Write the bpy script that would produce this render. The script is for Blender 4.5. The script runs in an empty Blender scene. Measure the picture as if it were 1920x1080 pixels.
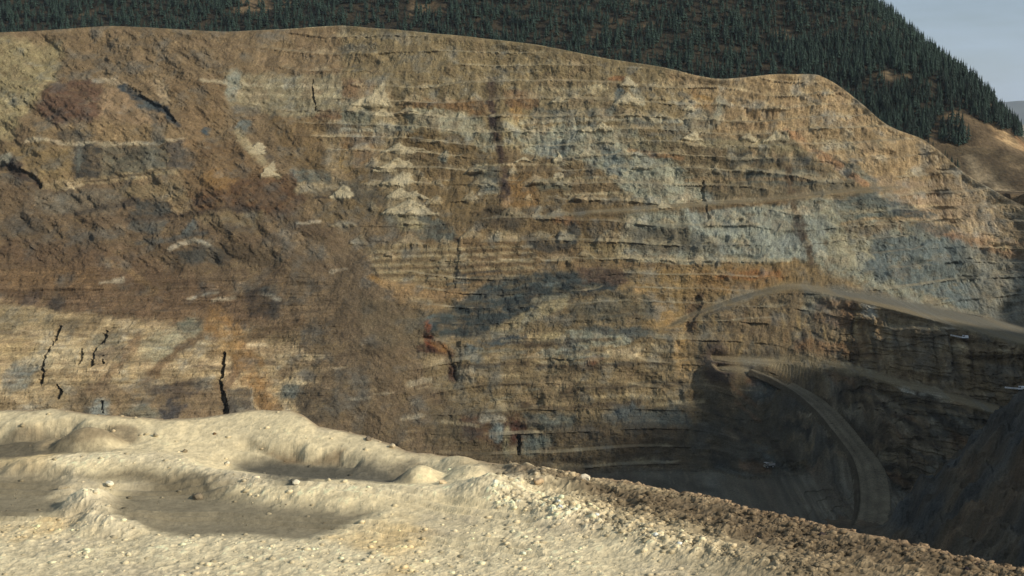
import bpy, math, random
import numpy as np

# ------------------------------------------------------------------ scene, camera, sky, sun, exposure
sc = bpy.context.scene
COL = sc.collection
F_PX, HORIZON, CAM_Z = 2637.0, 215.0, 8.0          # focal length in photo pixels, horizon row, eye height (m)
PITCH = math.atan((540.0 - HORIZON) / F_PX)
cam_d = bpy.data.cameras.new('camera'); cam = bpy.data.objects.new('camera', cam_d); COL.objects.link(cam)
cam_d.sensor_width = 36.0; cam_d.lens = 36.0 * F_PX / 1920.0
cam_d.clip_start = 0.5; cam_d.clip_end = 90000.0
cam.location = (0, 0, CAM_Z); cam.rotation_euler = (math.pi / 2 - PITCH, 0, 0)
sc.camera = cam

SUN_EL, SUN_AZ = math.radians(27), math.radians(116)   # azimuth clockwise from +Y (into the picture)
world = bpy.data.worlds.new('World'); sc.world = world; world.use_nodes = True
wn, wl = world.node_tree.nodes, world.node_tree.links
wn.clear()
w_out = wn.new('ShaderNodeOutputWorld'); w_bg = wn.new('ShaderNodeBackground')
w_sky = wn.new('ShaderNodeTexSky'); w_sky.sky_type = 'NISHITA'; w_sky.sun_disc = False
w_sky.sun_elevation = SUN_EL; w_sky.sun_rotation = SUN_AZ
w_sky.altitude = 1500; w_sky.air_density = 1.0; w_sky.dust_density = 1.5; w_sky.ozone_density = 1.0
# thin high cloud over the whole sky
w_tc = wn.new('ShaderNodeTexCoord'); w_map = wn.new('ShaderNodeMapping'); w_map.inputs['Scale'].default_value = (1.2, 1.2, 7.0)
w_nz = wn.new('ShaderNodeTexNoise'); w_nz.inputs['Scale'].default_value = 3.0; w_nz.inputs['Detail'].default_value = 7.0
w_nz.inputs['Roughness'].default_value = 0.6
w_rp = wn.new('ShaderNodeValToRGB'); w_rp.color_ramp.elements[0].position = 0.30; w_rp.color_ramp.elements[1].position = 0.70
w_rp.color_ramp.elements[0].color = (0.25, 0.25, 0.25, 1); w_rp.color_ramp.elements[1].color = (0.85, 0.85, 0.85, 1)
w_mx = wn.new('ShaderNodeMixRGB'); w_mx.inputs['Color2'].default_value = (7.6, 9.5, 11.8, 1)
wl.new(w_tc.outputs['Generated'], w_map.inputs['Vector']); wl.new(w_map.outputs['Vector'], w_nz.inputs['Vector'])
wl.new(w_nz.outputs['Fac'], w_rp.inputs['Fac']); wl.new(w_rp.outputs['Color'], w_mx.inputs['Fac'])
wl.new(w_sky.outputs['Color'], w_mx.inputs['Color1']); wl.new(w_mx.outputs['Color'], w_bg.inputs['Color'])
w_bg.inputs['Strength'].default_value = 0.060
wl.new(w_bg.outputs['Background'], w_out.inputs['Surface'])

sun_d = bpy.data.lights.new('sun', 'SUN'); sun = bpy.data.objects.new('sun', sun_d); COL.objects.link(sun)
sun_d.energy = 4.7; sun_d.angle = math.radians(5.0); sun_d.color = (1.0, 0.92, 0.80)
from mathutils import Vector
S_DIR = Vector((math.cos(SUN_EL) * math.sin(SUN_AZ), math.cos(SUN_EL) * math.cos(SUN_AZ), math.sin(SUN_EL)))
sun.rotation_euler = S_DIR.to_track_quat('Z', 'Y').to_euler()
sun.location = (300, -200, 300)
vs = sc.view_settings
vs.view_transform = 'Standard'; vs.look = 'None'; vs.exposure = 0.0; vs.gamma = 1.0; vs.use_curve_mapping = False

# ------------------------------------------------------------------ helpers
RNG = np.random.default_rng(7)
random.seed(7)

def lin(c):
    c = np.asarray(c, dtype=np.float64) / 255.0
    return np.where(c <= 0.04045, c / 12.92, ((c + 0.055) / 1.055) ** 2.4)

def sstep(a, b, x):
    t = np.clip((x - a) / (b - a), 0, 1)
    return t * t * (3 - 2 * t)

def _hash(ix, iy, seed):
    h = (ix.astype(np.uint32) * np.uint32(374761393)) ^ (iy.astype(np.uint32) * np.uint32(668265263)) ^ np.uint32((seed * 2246822519) & 0xffffffff)
    h = (h ^ (h >> np.uint32(13))) * np.uint32(1274126177)
    h = (h ^ (h >> np.uint32(15))) * np.uint32(2246822519)
    h = h ^ (h >> np.uint32(16))
    return h.astype(np.float32) * np.float32(2.0 / 4294967295.0) - np.float32(1.0)

def vnoise(x, y, seed=0):
    x = np.asarray(x, dtype=np.float32); y = np.asarray(y, dtype=np.float32)
    fx = np.floor(x); fy = np.floor(y)
    ix = fx.astype(np.int64); iy = fy.astype(np.int64)
    u = x - fx; v = y - fy
    u = u * u * u * (u * (u * 6 - 15) + 10); v = v * v * v * (v * (v * 6 - 15) + 10)
    a = _hash(ix, iy, seed); b = _hash(ix + 1, iy, seed)
    c = _hash(ix, iy + 1, seed); d = _hash(ix + 1, iy + 1, seed)
    return a + (b - a) * u + (c - a) * v + (a - b - c + d) * u * v

def fbm(x, y, octaves=4, seed=0, gain=0.5, lac=2.07):
    s = np.zeros(np.shape(x), dtype=np.float32); amp = 1.0; tot = 0.0
    ca, sa = 0.8, 0.6
    for o in range(octaves):
        s += np.float32(amp) * vnoise(x, y, seed + o * 17)
        tot += amp; amp *= gain
        x, y = (ca * x - sa * y) * lac + 3.1, (sa * x + ca * y) * lac - 1.7
    return s / tot

def fbm_a(x, y, octaves=4, seed=0, gain=0.5, lac=2.07):
    """fbm without turning the axes, for streaky stretched noise"""
    s = np.zeros(np.shape(x), dtype=np.float32); amp = 1.0; tot = 0.0
    for o in range(octaves):
        s += np.float32(amp) * vnoise(x + 5.3 * o, y - 2.9 * o, seed + o * 29)
        tot += amp; amp *= gain; x = x * lac; y = y * lac
    return s / tot

def ridged(x, y, octaves=3, seed=0):
    s = np.zeros(np.shape(x), dtype=np.float32); amp = 1.0; tot = 0.0
    for o in range(octaves):
        s += np.float32(amp) * (1 - 2 * np.abs(vnoise(x + 7.7 * o, y + 1.3 * o, seed + o * 31)))
        tot += amp; amp *= 0.5; x = x * 2.1; y = y * 2.1
    return s / tot

CP, SP = math.cos(PITCH), math.sin(PITCH)
def ray(px, py):
    a = (px - 960.0) / F_PX; b = (540.0 - py) / F_PX
    return np.array([a, CP + b * SP, -SP + b * CP])

def on_level(px, py, z):
    d = ray(px, py); k = (z - CAM_Z) / d[2]
    return d[0] * k, d[1] * k

def to_px(x, y, z):
    zc = z - CAM_Z
    dep = y * CP - zc * SP; up = y * SP + zc * CP
    return 960 + F_PX * x / dep, 540 - F_PX * up / dep

def curve(pts, sig=12.0, lo=-900, hi=900):
    """smooth function through (x, value) pairs, tabulated each metre"""
    p = sorted(pts); gx = np.arange(lo, hi + 1.0)
    g = np.interp(gx, [a for a, _ in p], [b for _, b in p])
    k = np.exp(-0.5 * (np.arange(-3 * sig, 3 * sig + 1) / sig) ** 2); k /= k.sum()
    n = len(k) // 2
    g = np.convolve(np.pad(g, n, mode='edge'), k, mode='valid')
    return lambda x: np.interp(x, gx, g[:len(gx)])

def grid_mesh(name, P, colour=None, mat=None, smooth=False):
    """P: (rows, cols, 3) array -> one mesh object"""
    R, C = P.shape[:2]
    me = bpy.data.meshes.new(name)
    me.vertices.add(R * C); me.vertices.foreach_set('co', P.reshape(-1).astype(np.float32))
    idx = np.arange(R * C, dtype=np.int32).reshape(R, C)
    q = np.stack([idx[:-1, :-1], idx[:-1, 1:], idx[1:, 1:], idx[1:, :-1]], axis=-1).reshape(-1, 4)
    n = len(q)
    me.loops.add(n * 4); me.loops.foreach_set('vertex_index', q.reshape(-1))
    me.polygons.add(n)
    me.polygons.foreach_set('loop_start', np.arange(0, n * 4, 4, dtype=np.int32))
    me.polygons.foreach_set('loop_total', np.full(n, 4, dtype=np.int32))
    me.polygons.foreach_set('use_smooth', np.full(n, smooth))
    me.update(calc_edges=True)
    if colour is not None: add_colour(me, colour)
    if mat: me.materials.append(mat)
    ob = bpy.data.objects.new(name, me); COL.objects.link(ob)
    return ob

def add_colour(me, c):
    a = me.attributes.new('rock_colour', 'FLOAT_COLOR', 'POINT')
    c = np.asarray(c).reshape(-1, 3)
    a.data.foreach_set('color', np.concatenate([c, np.ones((len(c), 1))], axis=1).astype(np.float32).reshape(-1))

def py_mesh(name, v, f, mat=None, smooth=False):
    me = bpy.data.meshes.new(name); me.from_pydata([tuple(map(float, p)) for p in v], [], f)
    if smooth: me.polygons.foreach_set('use_smooth', np.ones(len(me.polygons), dtype=bool))
    me.update()
    if mat: me.materials.append(mat)
    return me

def link(name, me, parent=None, loc=None):
    ob = bpy.data.objects.new(name, me); COL.objects.link(ob)
    if parent: ob.parent = parent
    if loc is not None: ob.location = loc
    return ob

def tag(ob, label=None, cat=None, group=None, kind=None):
    if label: ob['label'] = label
    if cat: ob['category'] = cat
    if group: ob['group'] = group
    if kind: ob['kind'] = kind
    return ob

# ------------------------------------------------------------------ materials
def new_mat(name):
    m = bpy.data.materials.new(name); m.use_nodes = True
    return m, m.node_tree.nodes, m.node_tree.links, m.node_tree.nodes['Principled BSDF']

def earth_mat(name, s1, s2, amt=0.35, bump=0.6, bump_dist=0.3, rough=0.95):
    """vertex rock colour broken up by fine procedural grain and relief"""
    m, n, l, b = new_mat(name)
    at = n.new('ShaderNodeAttribute'); at.attribute_name = 'rock_colour'
    ge = n.new('ShaderNodeNewGeometry')
    n1 = n.new('ShaderNodeTexNoise'); n1.inputs['Scale'].default_value = s1; n1.inputs['Detail'].default_value = 5; n1.inputs['Roughness'].default_value = 0.65
    n2 = n.new('ShaderNodeTexNoise'); n2.inputs['Scale'].default_value = s2; n2.inputs['Detail'].default_value = 4; n2.inputs['Roughness'].default_value = 0.7
    l.new(ge.outputs['Position'], n1.inputs['Vector']); l.new(ge.outputs['Position'], n2.inputs['Vector'])
    mr = n.new('ShaderNodeMapRange'); mr.inputs[1].default_value = 0.25; mr.inputs[2].default_value = 0.75
    mr.inputs[3].default_value = 1 - amt; mr.inputs[4].default_value = 1 + amt
    l.new(n1.outputs['Fac'], mr.inputs['Value'])
    mu = n.new('ShaderNodeVectorMath'); mu.operation = 'SCALE'
    l.new(at.outputs['Color'], mu.inputs[0]); l.new(mr.outputs['Result'], mu.inputs['Scale'])
    l.new(mu.outputs['Vector'], b.inputs['Base Color'])
    bp = n.new('ShaderNodeBump'); bp.inputs['Strength'].default_value = bump; bp.inputs['Distance'].default_value = bump_dist
    l.new(n2.outputs['Fac'], bp.inputs['Height']); l.new(bp.outputs['Normal'], b.inputs['Normal'])
    b.inputs['Roughness'].default_value = rough; b.inputs['Specular IOR Level'].default_value = 0.15
    return m

def plain_mat(name, c, rough=0.6, spec=0.3, var=0.2, scale=3.0, metal=0.0):
    m, n, l, b = new_mat(name)
    nz = n.new('ShaderNodeTexNoise'); nz.inputs['Scale'].default_value = scale; nz.inputs['Detail'].default_value = 4
    tc = n.new('ShaderNodeTexCoord'); l.new(tc.outputs['Object'], nz.inputs['Vector'])
    rp = n.new('ShaderNodeValToRGB')
    rp.color_ramp.elements[0].position = 0.3; rp.color_ramp.elements[1].position = 0.7
    rp.color_ramp.elements[0].color = tuple(x * (1 - var) for x in c) + (1,)
    rp.color_ramp.elements[1].color = tuple(min(1, x * (1 + var)) for x in c) + (1,)
    l.new(nz.outputs['Fac'], rp.inputs['Fac']); l.new(rp.outputs['Color'], b.inputs['Base Color'])
    b.inputs['Roughness'].default_value = rough; b.inputs['Specular IOR Level'].default_value = spec; b.inputs['Metallic'].default_value = metal
    return m

M_WALL = earth_mat('pit_rock', 1.1, 0.6, 0.48, 0.7, 1.2)
M_HILL = earth_mat('hill_soil', 0.25, 0.2, 0.5, 0.8, 3.0)
M_FORE = earth_mat('loose_ground', 9.0, 22.0, 0.22, 0.6, 0.03)
M_FAR = earth_mat('far_land', 0.004, 0.002, 0.25, 0.3, 20.0)

# ------------------------------------------------------------------ the far wall of the pit
K_LIT = 1.48            # picture value of a lit wall of albedo 1: turns picture colours into rock albedo
Y0 = curve([(-900, 640), (-600, 760), (-450, 840), (-330, 895), (-150, 960), (0, 985), (120, 1000), (200, 1010), (260, 1022),
            (300, 1040), (340, 1050), (362, 1042), (395, 995), (440, 900), (480, 850), (560, 800), (900, 650)], 10)
M_SL = curve([(-900, 1.2), (-350, 1.15), (-150, 1.08), (0, 1.0), (900, 1.0)], 30)
# haul roads and the broad ledge: height and width along the wall
Z1 = curve([(-900, -140), (80, -128), (100, -122), (115, -116), (150, -106), (180, -100), (245, -111), (285, -120), (340, -131), (400, -138), (900, -150)], 6)
W1 = curve([(-900, 0), (85, 0), (105, 4), (150, 9), (180, 15), (215, 38), (245, 75), (285, 112), (340, 150), (400, 170), (500, 100), (900, 60)], 7)
ZR0 = curve([(-900, -60), (-20, -60), (67, -55.5), (187, -48), (224, -44.5), (330, -38), (900, -30)], 6)
WR0 = curve([(-900, 0), (-30, 0), (20, 2), (60, 4), (224, 5), (270, 3), (300, 0), (900, 0)], 6)
Z2 = curve([(-900, -135), (120, -139), (136, -140), (203, -143.5), (241, -149), (300, -160), (900, -180)], 4)
W2 = curve([(-900, 0), (118, 0), (130, 9), (203, 11), (241, 15), (300, 25), (900, 25)], 3)
Z3 = curve([(-900, -146), (120, -144), (136, -143), (170, -154), (193, -174), (201, -187), (215, -203), (900, -320)], 3)
W3 = curve([(-900, 0), (120, 0), (131, 8), (145, 6), (160, 0), (900, 0)], 3)
FLOOR = -197.0

def W(x, z):
    """smooth wall: distance from the camera side at height z"""
    w = Y0(x) + M_SL(x) * np.maximum(z, FLOOR) + 9.0 * np.minimum(0, z - FLOOR)
    for zz, ww in ((Z1, W1), (ZR0, WR0), (Z2, W2), (Z3, W3)):
        w = w - ww(x) * (1 - sstep(-0.6, 0.6, z - zz(x)))
    return w

def hit(px, py):
    """photo pixel -> (x, z) on the wall"""
    d = ray(px, py); lo, hi = 350.0, 1500.0
    for _ in range(40):
        y = 0.5 * (lo + hi); k = y / d[1]
        if W(d[0] * k, CAM_Z + d[2] * k) > y: lo = y
        else: hi = y
    k = y / d[1]
    return d[0] * k, CAM_Z + d[2] * k

RIM_PX = [(-400, 90), (0, 62), (200, 48), (420, 60), (640, 46), (860, 66), (1000, 82), (1130, 108), (1240, 124), (1300, 140), (1345, 149), (1400, 145), (1450, 139), (1535, 139),
          (1575, 160), (1620, 196), (1655, 232), (1700, 252), (1725, 258), (1765, 288), (1800, 322), (1850, 350), (1920, 388), (2100, 450)]
rim = [hit(*p) for p in RIM_PX]
ZTOP = curve(rim + [(-900, rim[0][1]), (900, rim[-1][1])], 4)

NC, NR = 1180, 720
xs = np.concatenate([np.linspace(-560, -395, 60, endpoint=False), np.linspace(-395, 385, NC - 120, endpoint=False), np.linspace(385, 640, 60)])
OVER = 40.0
# bench character over the wall (1 benched, 0 slumped rubble)
def benchiness(x, z):
    edge = np.interp(z, [-205, -120, -75, -40, 0, 40], [-60, -62, -80, -105, -150, -190])
    return 0.06 + 0.94 * sstep(-18, 22, x - edge + 12 * fbm(x / 40, z / 30, 3, 5))

H_B = 10.2
def bench_shape(x, t):
    """height and forward/back shift of a stepped face"""
    tilt = 5.0 * fbm(x / 170.0, np.zeros_like(x), 3, 61) + 0.012 * x
    tilt = tilt + 3.4 * np.sin(t / 14.0 + 2.0 * fbm(x / 130.0, t * 0, 2, 63)) + 1.1 * fbm(x / 55.0, t / 24.0, 3, 62)
    tt = t + tilt
    k = np.floor(tt / H_B); ph = tt / H_B - k
    pb = np.clip(0.34 + 0.18 * fbm(x / 22.0, k * 3.7, 3, 71), 0.12, 0.5)      # share of the profile taken by the berm
    beta = np.clip(0.64 + 0.16 * fbm(x / 26.0, k * 1.9, 3, 72), 0.25, 0.85)
    f = np.clip((ph - pb) / (1 - pb), 0, 1)
    z = (k + 0.05 * np.minimum(ph / pb, 1) + 0.95 * f) * H_B - tilt
    adv = (k + np.where(ph < pb, beta * ph / pb, beta + (1 - beta) * f)) * H_B - tilt
    return z, adv, f, k

# fine profile per column, then resampled evenly as the eye sees it
NF = 1500
tf = np.linspace(0, 1, NF)[:, None]
zt = ZTOP(xs)[None, :]
ZLOW = -214.0
T = ZLOW + tf * (zt + OVER - ZLOW)
XX = np.broadcast_to(xs[None, :], T.shape)
over = np.maximum(0, T - zt)
Tb = np.minimum(T, zt)
zb, adv, ff, kk = bench_shape(XX, Tb)
B = benchiness(XX, Tb)
road_near = np.zeros_like(T)
for zz, ww in ((Z1, W1), (ZR0, WR0), (Z2, W2), (Z3, W3)):
    road_near = np.maximum(road_near, np.exp(-((Tb - zz(XX)) / 2.2) ** 2) * sstep(0.5, 4, ww(XX)))
B = B * (0.12 + 0.88 * sstep(-0.14, 0.16, fbm(XX / 62, Tb / 24, 4, 64, 0.6) + 0.34 * sstep(-80, -55, Tb) * sstep(-110, -40, XX) - 0.05))
B = B * (0.9 - 0.5 * sstep(-118, -130, Tb) * sstep(90, 130, XX))
B = B * (1 - road_near) * sstep(FLOOR - 2, FLOOR + 8, Tb) * sstep(0, 5, zt - Tb)
Zs = Tb * (1 - B) + zb * B
Ws = Tb * (1 - B) + adv * B
Yb = W(XX, Tb) + M_SL(XX) * (Ws - Tb)
# beyond the rim the ground rolls over and away
Yf = Yb + 3.4 * over * (1 + 1.5 * sstep(290, 330, XX))
Zf = Zs - (0.5 + 1.8 * sstep(120, 220, XX)) * np.maximum(0, over - 0.6) * sstep(325, 285, XX) - 2.0 * np.maximum(0, over - 22) * sstep(285, 325, XX)
pxs, pys = to_px(XX, Yf, Zf)
dl = np.sqrt(np.diff(pys, axis=0) ** 2 + (0.25 * np.diff(Yf, axis=0)) ** 2 + (0.8 * np.diff(Zf, axis=0)) ** 2) + 1e-3
cum = np.concatenate([np.zeros((1, dl.shape[1])), np.cumsum(dl, axis=0)], axis=0)
cum /= cum[-1:]
rows = np.linspace(0, 1, NR)
def resample(A):
    out = np.empty((NR, A.shape[1]))
    for j in range(A.shape[1]): out[:, j] = np.interp(rows, cum[:, j], A[:, j])
    return out
Yw, Zw, Tw, Fw, Bw, Ov, Rd, Kw = map(resample, (Yf, Zf, T, ff, B, over, road_near, kk))
Xw = np.broadcast_to(xs[None, :], Yw.shape).copy()
BN = benchiness(Xw, np.minimum(Tw, ZTOP(Xw)))        # before roads are taken out
del T, XX, over, Tb, zb, adv, ff, kk, B, road_near, Zs, Ws, Yb, Yf, Zf, pxs, pys, dl, cum

# relief
SL = 1 - BN                                           # slumped ground
rim_f = sstep(0, 6, ZTOP(Xw) - Zw) * 0.7 + 0.3
quiet = np.clip(1 - 1.1 * Rd, 0.14, 1) * rim_f
a1 = 0.82 * Xw - 0.57 * Zw; a2 = 0.57 * Xw + 0.82 * Zw     # along / across the slip direction (down to the right)
low_face = sstep(-78, -92, Zw + 0.06 * (Xw + 200)) * sstep(-80, -130, Xw)   # pale bedded face low on the left
g_macro = fbm(Xw / 75, Zw / 60, 4, 11) * 9.0
g_gully = ridged(Xw / 7.5 + 0.6 * fbm(Xw / 20, Zw / 20, 2, 3), Zw / 34.0 + Kw * 0.5, 4, 21)
g_but = fbm(Xw / 11.0, Zw / 9.0 + Kw * 0.4, 4, 25, 0.6)
g_slip = fbm_a(a2 / 8.0, a1 / 21.0, 5, 31, 0.62) * 4.0 + np.floor(6 * fbm(a1 / 26, a2 / 9, 4, 36, 0.55)) * 0.8 + ridged(Xw / 7.0, Zw / 6.0, 5, 37) * 0.9 + ridged(a2 / 22.0 + 0.5 * fbm(Xw / 40, Zw / 40, 2, 8), a1 / 90.0, 4, 35) * 2.6
g_bed = fbm_a(Xw / 60.0, Zw / 2.6 + 0.12 * Xw / 2.6 * 0.3, 4, 41, 0.6)
g_rough = fbm(Xw / 4.0, Zw / 4.0, 4, 51, 0.6) + 0.35 * np.floor(3 * fbm(Xw / 7, Zw / 5, 3, 53))
sx_, sz_ = hit(665, 610)
scree = np.exp(-((Xw - sx_ - 0.35 * (Zw - sz_) * -1) / 38) ** 2 - ((Zw - sz_) / 62) ** 2)
disp = g_macro + quiet * (BN * ((2.3 * g_gully * np.clip(0.55 + 1.1 * fbm(Xw / 38, Zw / 20, 3, 27), 0.05, 1.5) + 2.6 * g_but + 3.0 * fbm(Xw / 30, Zw / 22, 4, 28)) * (0.25 + 0.75 * Fw) + 1.2 * g_rough) + SL * (1 - low_face) * (g_slip + 0.9 * g_rough) * (1 - 0.6 * scree) + low_face * (2.2 * g_bed + 1.3 * g_rough))

low_r = sstep(190, 225, Xw + 0.6 * (-112 - Zw)) * sstep(3, -4, Zw - Z1(Xw)) * quiet
disp = disp + low_r * (5.0 * ridged(Xw / 9.0, Zw / 26.0, 4, 55) + 4.0 * fbm(Xw / 14, Zw / 9, 5, 56, 0.62) + 1.6 * np.floor(3 * fbm(Xw / 30, Zw / 5.5, 3, 57)))
# debris cones spilled from bench to bench, (px, lowest bench row, half width px, how many benches)
CONES = []
for px, y, hw, hh in [(690, 196, 44, 22), (770, 285, 40, 12), (735, 345, 30, 14), (775, 372, 34, 14), (738, 402, 30, 16), (790, 402, 36, 16), (720, 318, 24, 12), (708, 192, 34, 40), (716, 215, 24, 18), (748, 282, 34, 16), (745, 312, 36, 20), (752, 340, 34, 20), (755, 368, 38, 22), (762, 398, 44, 26),
                      (640, 368, 26, 20), (1048, 192, 20, 14), (1178, 196, 30, 26), (1182, 160, 22, 16), (1130, 247, 22, 18), (1048, 333, 12, 14), (1047, 300, 9, 20), (1100, 250, 18, 12),
                      (1245, 388, 16, 10), (1405, 262, 26, 16), (1460, 262, 30, 20), (480, 288, 16, 30), (510, 330, 16, 30), (1300, 262, 26, 16), (985, 300, 18, 10), (1295, 205, 14, 12)]:
    CONES.append((px, y, hw, hh))
cone_mask = np.zeros_like(Zw); talus = np.zeros_like(Zw)
jit = 7.0 * fbm(Xw / 9, Zw / 6, 4, 91, 0.6)
for px, y, hw, hh in CONES:
    cx, cz = hit(px, y); s = 0.345
    q = 1 - np.abs(Xw + jit * 0.6 - cx) / (hw * s); v = (Zw + jit * 0.3 - cz) / (hh * s)
    m = sstep(0.0, 0.22, np.minimum(q - np.clip(v, 0, 1) * 0.92, 1)) * sstep(-0.28, -0.05, v) * sstep(1.12, 0.95, v)
    cone_mask = np.maximum(cone_mask, m)
    disp += -m * 1.6 * np.clip(1 - v, 0, 1)
for k in range(150):
    px = RNG.uniform(640, 1620); y = RNG.uniform(150, 480)
    if 560 + 0.9 * (px - 1100) > 980: continue
    cx, cz = hit(px, y); hw_ = RNG.uniform(3, 11); hh_ = RNG.uniform(2.5, 7)
    tl = 5.0 * float(fbm(np.array([cx / 170.0]), np.zeros(1), 3, 61)[0]) + 0.012 * cx + 3.4 * math.sin(cz / 14.0 + 2.0 * float(fbm(np.array([cx / 130.0]), np.zeros(1), 2, 63)[0])) + 1.1 * float(fbm(np.array([cx / 55.0]), np.array([cz / 24.0]), 3, 62)[0])
    cz = math.floor((cz + tl) / H_B) * H_B - tl + 0.6
    sel = (np.abs(Xw - cx) < hw_ + 5) & (np.abs(Zw - cz) < hh_ + 6)
    q = 1 - np.abs(Xw[sel] + jit[sel] * 0.5 - cx) / hw_; v = (Zw[sel] + jit[sel] * 0.25 - cz) / hh_
    m = sstep(0.0, 0.35, np.minimum(q - np.clip(v, 0, 1) * 0.9, 1)) * sstep(-0.4, -0.05, v) * sstep(1.15, 0.9, v)
    talus[sel] = np.maximum(talus[sel], m); disp[sel] -= m * 1.8 * np.clip(1 - v, 0, 1)
disp = disp - cone_mask * BN * 0.9 * g_gully * 1.2

# open cracks in the low left face and dark clefts elsewhere: (points in the photo, half width px, depth m)
CRACKS = [([(420, 662), (417, 690), (413, 712), (416, 740), (421, 760), (423, 785)], 3.4, 9),
          ([(111, 612), (104, 640), (96, 655), (86, 668), (80, 682), (82, 696), (78, 716)], 2.6, 7),
          ([(202, 622), (192, 640), (181, 650), (176, 668), (174, 690)], 2.4, 6), ([(157, 656), (154, 670), (150, 682)], 1.8, 4), ([(196, 670), (194, 682)], 2.0, 5),
          ([(112, 722), (113, 735), (110, 745)], 2.4, 6), ([(194, 755), (195, 775)], 2.0, 5), ([(585, 150), (588, 180), (590, 205)], 2.0, 4),
          ([(1322, 340), (1319, 360), (1322, 375)], 3.0, 3), ([(1325, 385), (1330, 410)], 2.4, 2), 
          ([(972, 820), (974, 835), (973, 850)], 3.2, 6), ([(1290, 620), (1298, 590), (1310, 565)], 9, 3), ([(240, 168), (268, 185), (300, 205), (330, 232)], 6, 4),
          ([(855, 455), (852, 500), (850, 540)], 5, 1.5), ([(797, 640), (830, 655), (850, 690), (855, 712)], 5, 2), ([(0, 312), (40, 325), (72, 348)], 7, 6)]
crack_mask = np.zeros_like(Zw)
def seg_dist(x, z, pts):
    d = np.full(x.shape, 1e9)
    for (x0, z0), (x1, z1) in zip(pts[:-1], pts[1:]):
        ex, ez = x1 - x0, z1 - z0; L = ex * ex + ez * ez + 1e-9
        t = np.clip(((x - x0) * ex + (z - z0) * ez) / L, 0, 1)
        d = np.minimum(d, np.hypot(x - x0 - t * ex, z - z0 - t * ez))
    return d
def box_of(pts, pad, X=None, Z=None):
    p = np.array(pts)
    X = Xw if X is None else X; Z = Zw if Z is None else Z
    return (X > p[:, 0].min() - pad) & (X < p[:, 0].max() + pad) & (Z > p[:, 1].min() - pad) & (Z < p[:, 1].max() + pad)
for pts, hw, dep in CRACKS:
    w = [hit(*p) for p in pts]; hwm = hw * 0.33
    sel = box_of(w, 12)
    x, z = Xw[sel], Zw[sel]
    j = 1.5 * fbm(x / 4.0, z / 3.0, 4, 97, 0.65)
    hwm = hwm * np.clip(0.85 + 0.8 * fbm(z / 5.0, x / 9.0, 3, 98), 0.5, 1.4)
    d = seg_dist(x + j, z, w)
    m = 1 - sstep(hwm * 0.6, hwm * 1.3, d + 0.25 * hwm * vnoise(x / 1.5, z / 4.0, 13))
    disp[sel] += m * dep; crack_mask[sel] = np.maximum(crack_mask[sel], m)

# outcrops standing proud: (px, py, rx px, ry px, metres)
for px, py, rx, ry, out in [(1345, 688, 26, 40, 10), (1050, 590, 90, 22, 6), (815, 640, 22, 36, 9), (880, 680, 40, 40, 7), (150, 215, 120, 60, 14), (450, 340, 110, 60, 9),
                            (1180, 560, 60, 60, 6), (740, 640, 70, 90, 6), (1100, 660, 160, 70, 6), (1420, 610, 90, 60, 5), (250, 690, 260, 70, 8), (90, 310, 80, 40, 7)]:
    cx, cz = hit(px, py)
    q = ((Xw - cx) / (rx * 0.345)) ** 2 + ((Zw - cz) / (ry * 0.32)) ** 2
    disp -= out * np.exp(-q) * quiet
fade = sstep(OVER, OVER - 5, Ov)
Yw2 = Yw + 0.75 * disp * fade
Zw2 = Zw - 0.25 * disp * quiet * fade
P = np.stack([Xw, Yw2, Zw2], axis=-1)

# ---------------- rock colours of the wall, laid out on the wall itself (x along it, z up)
JX = 3.5 * fbm(Xw / 14, Zw / 14, 4, 101, 0.6) + 2.4 * fbm(Xw / 3, Zw / 3, 3, 103)
JZ = 2.6 * fbm(Xw / 14, Zw / 10, 4, 102, 0.6) + 1.6 * fbm(Xw / 3, Zw / 3, 3, 104)
XJ, ZJ = Xw + JX, Zw + JZ
ALB = np.empty(P.shape)
ALB[:] = lin((122, 104, 74))
M_PX = 0.345
NB = np.clip(1.0 + 0.8 * fbm_a(Xw / 8.0, (Zw + 0.05 * Xw) / 3.0, 4, 172, 0.62) + 0.35 * fbm(Xw / 2.5, Zw / 2.5, 2, 173), 0.12, 1.08)
def mix(sel, m, c):
    m = np.clip(m * NB[sel], 0, 1)[..., None]
    ALB[sel] = ALB[sel] * (1 - m) + lin(c) * m
def area(pts, c, op=0.8, soft=7):
    w = np.array([hit(*p) for p in pts]); so = 0.65 * soft * M_PX
    sel = box_of(w, so + 8)
    if not sel.any(): return
    x, z = XJ[sel], ZJ[sel]
    ins = np.zeros(x.shape, dtype=bool)
    n = len(w)
    for i in range(n):
        x0, z0 = w[i]; x1, z1 = w[(i + 1) % n]
        if abs(z1 - z0) < 1e-9: continue
        c_ = ((z0 > z) != (z1 > z)) & (x < (x1 - x0) * (z - z0) / (z1 - z0) + x0)
        ins ^= c_
    d = seg_dist(x, z, [tuple(p) for p in w] + [tuple(w[0])])
    mix(sel, op * sstep(-so, so, np.where(ins, d, -d)), c)
def streak(pts, hw, c, op=0.8, soft=None):
    w = [hit(*p) for p in pts]; h = hw * M_PX; so = (soft if soft is not None else 0.6 * hw + 1) * M_PX
    sel = box_of(w, h + so + 6)
    if not sel.any(): return
    k = min(1.0, 0.12 + hw / 11.0)
    d = seg_dist(Xw[sel] + k * JX[sel], Zw[sel] + k * JZ[sel], w)
    h = h * (0.8 + 0.7 * fbm(Xw[sel] / 7, Zw[sel] / 7, 3, 171))
    mix(sel, op * (1 - sstep(h - so * 0.5, h + so, d)), c)
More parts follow.
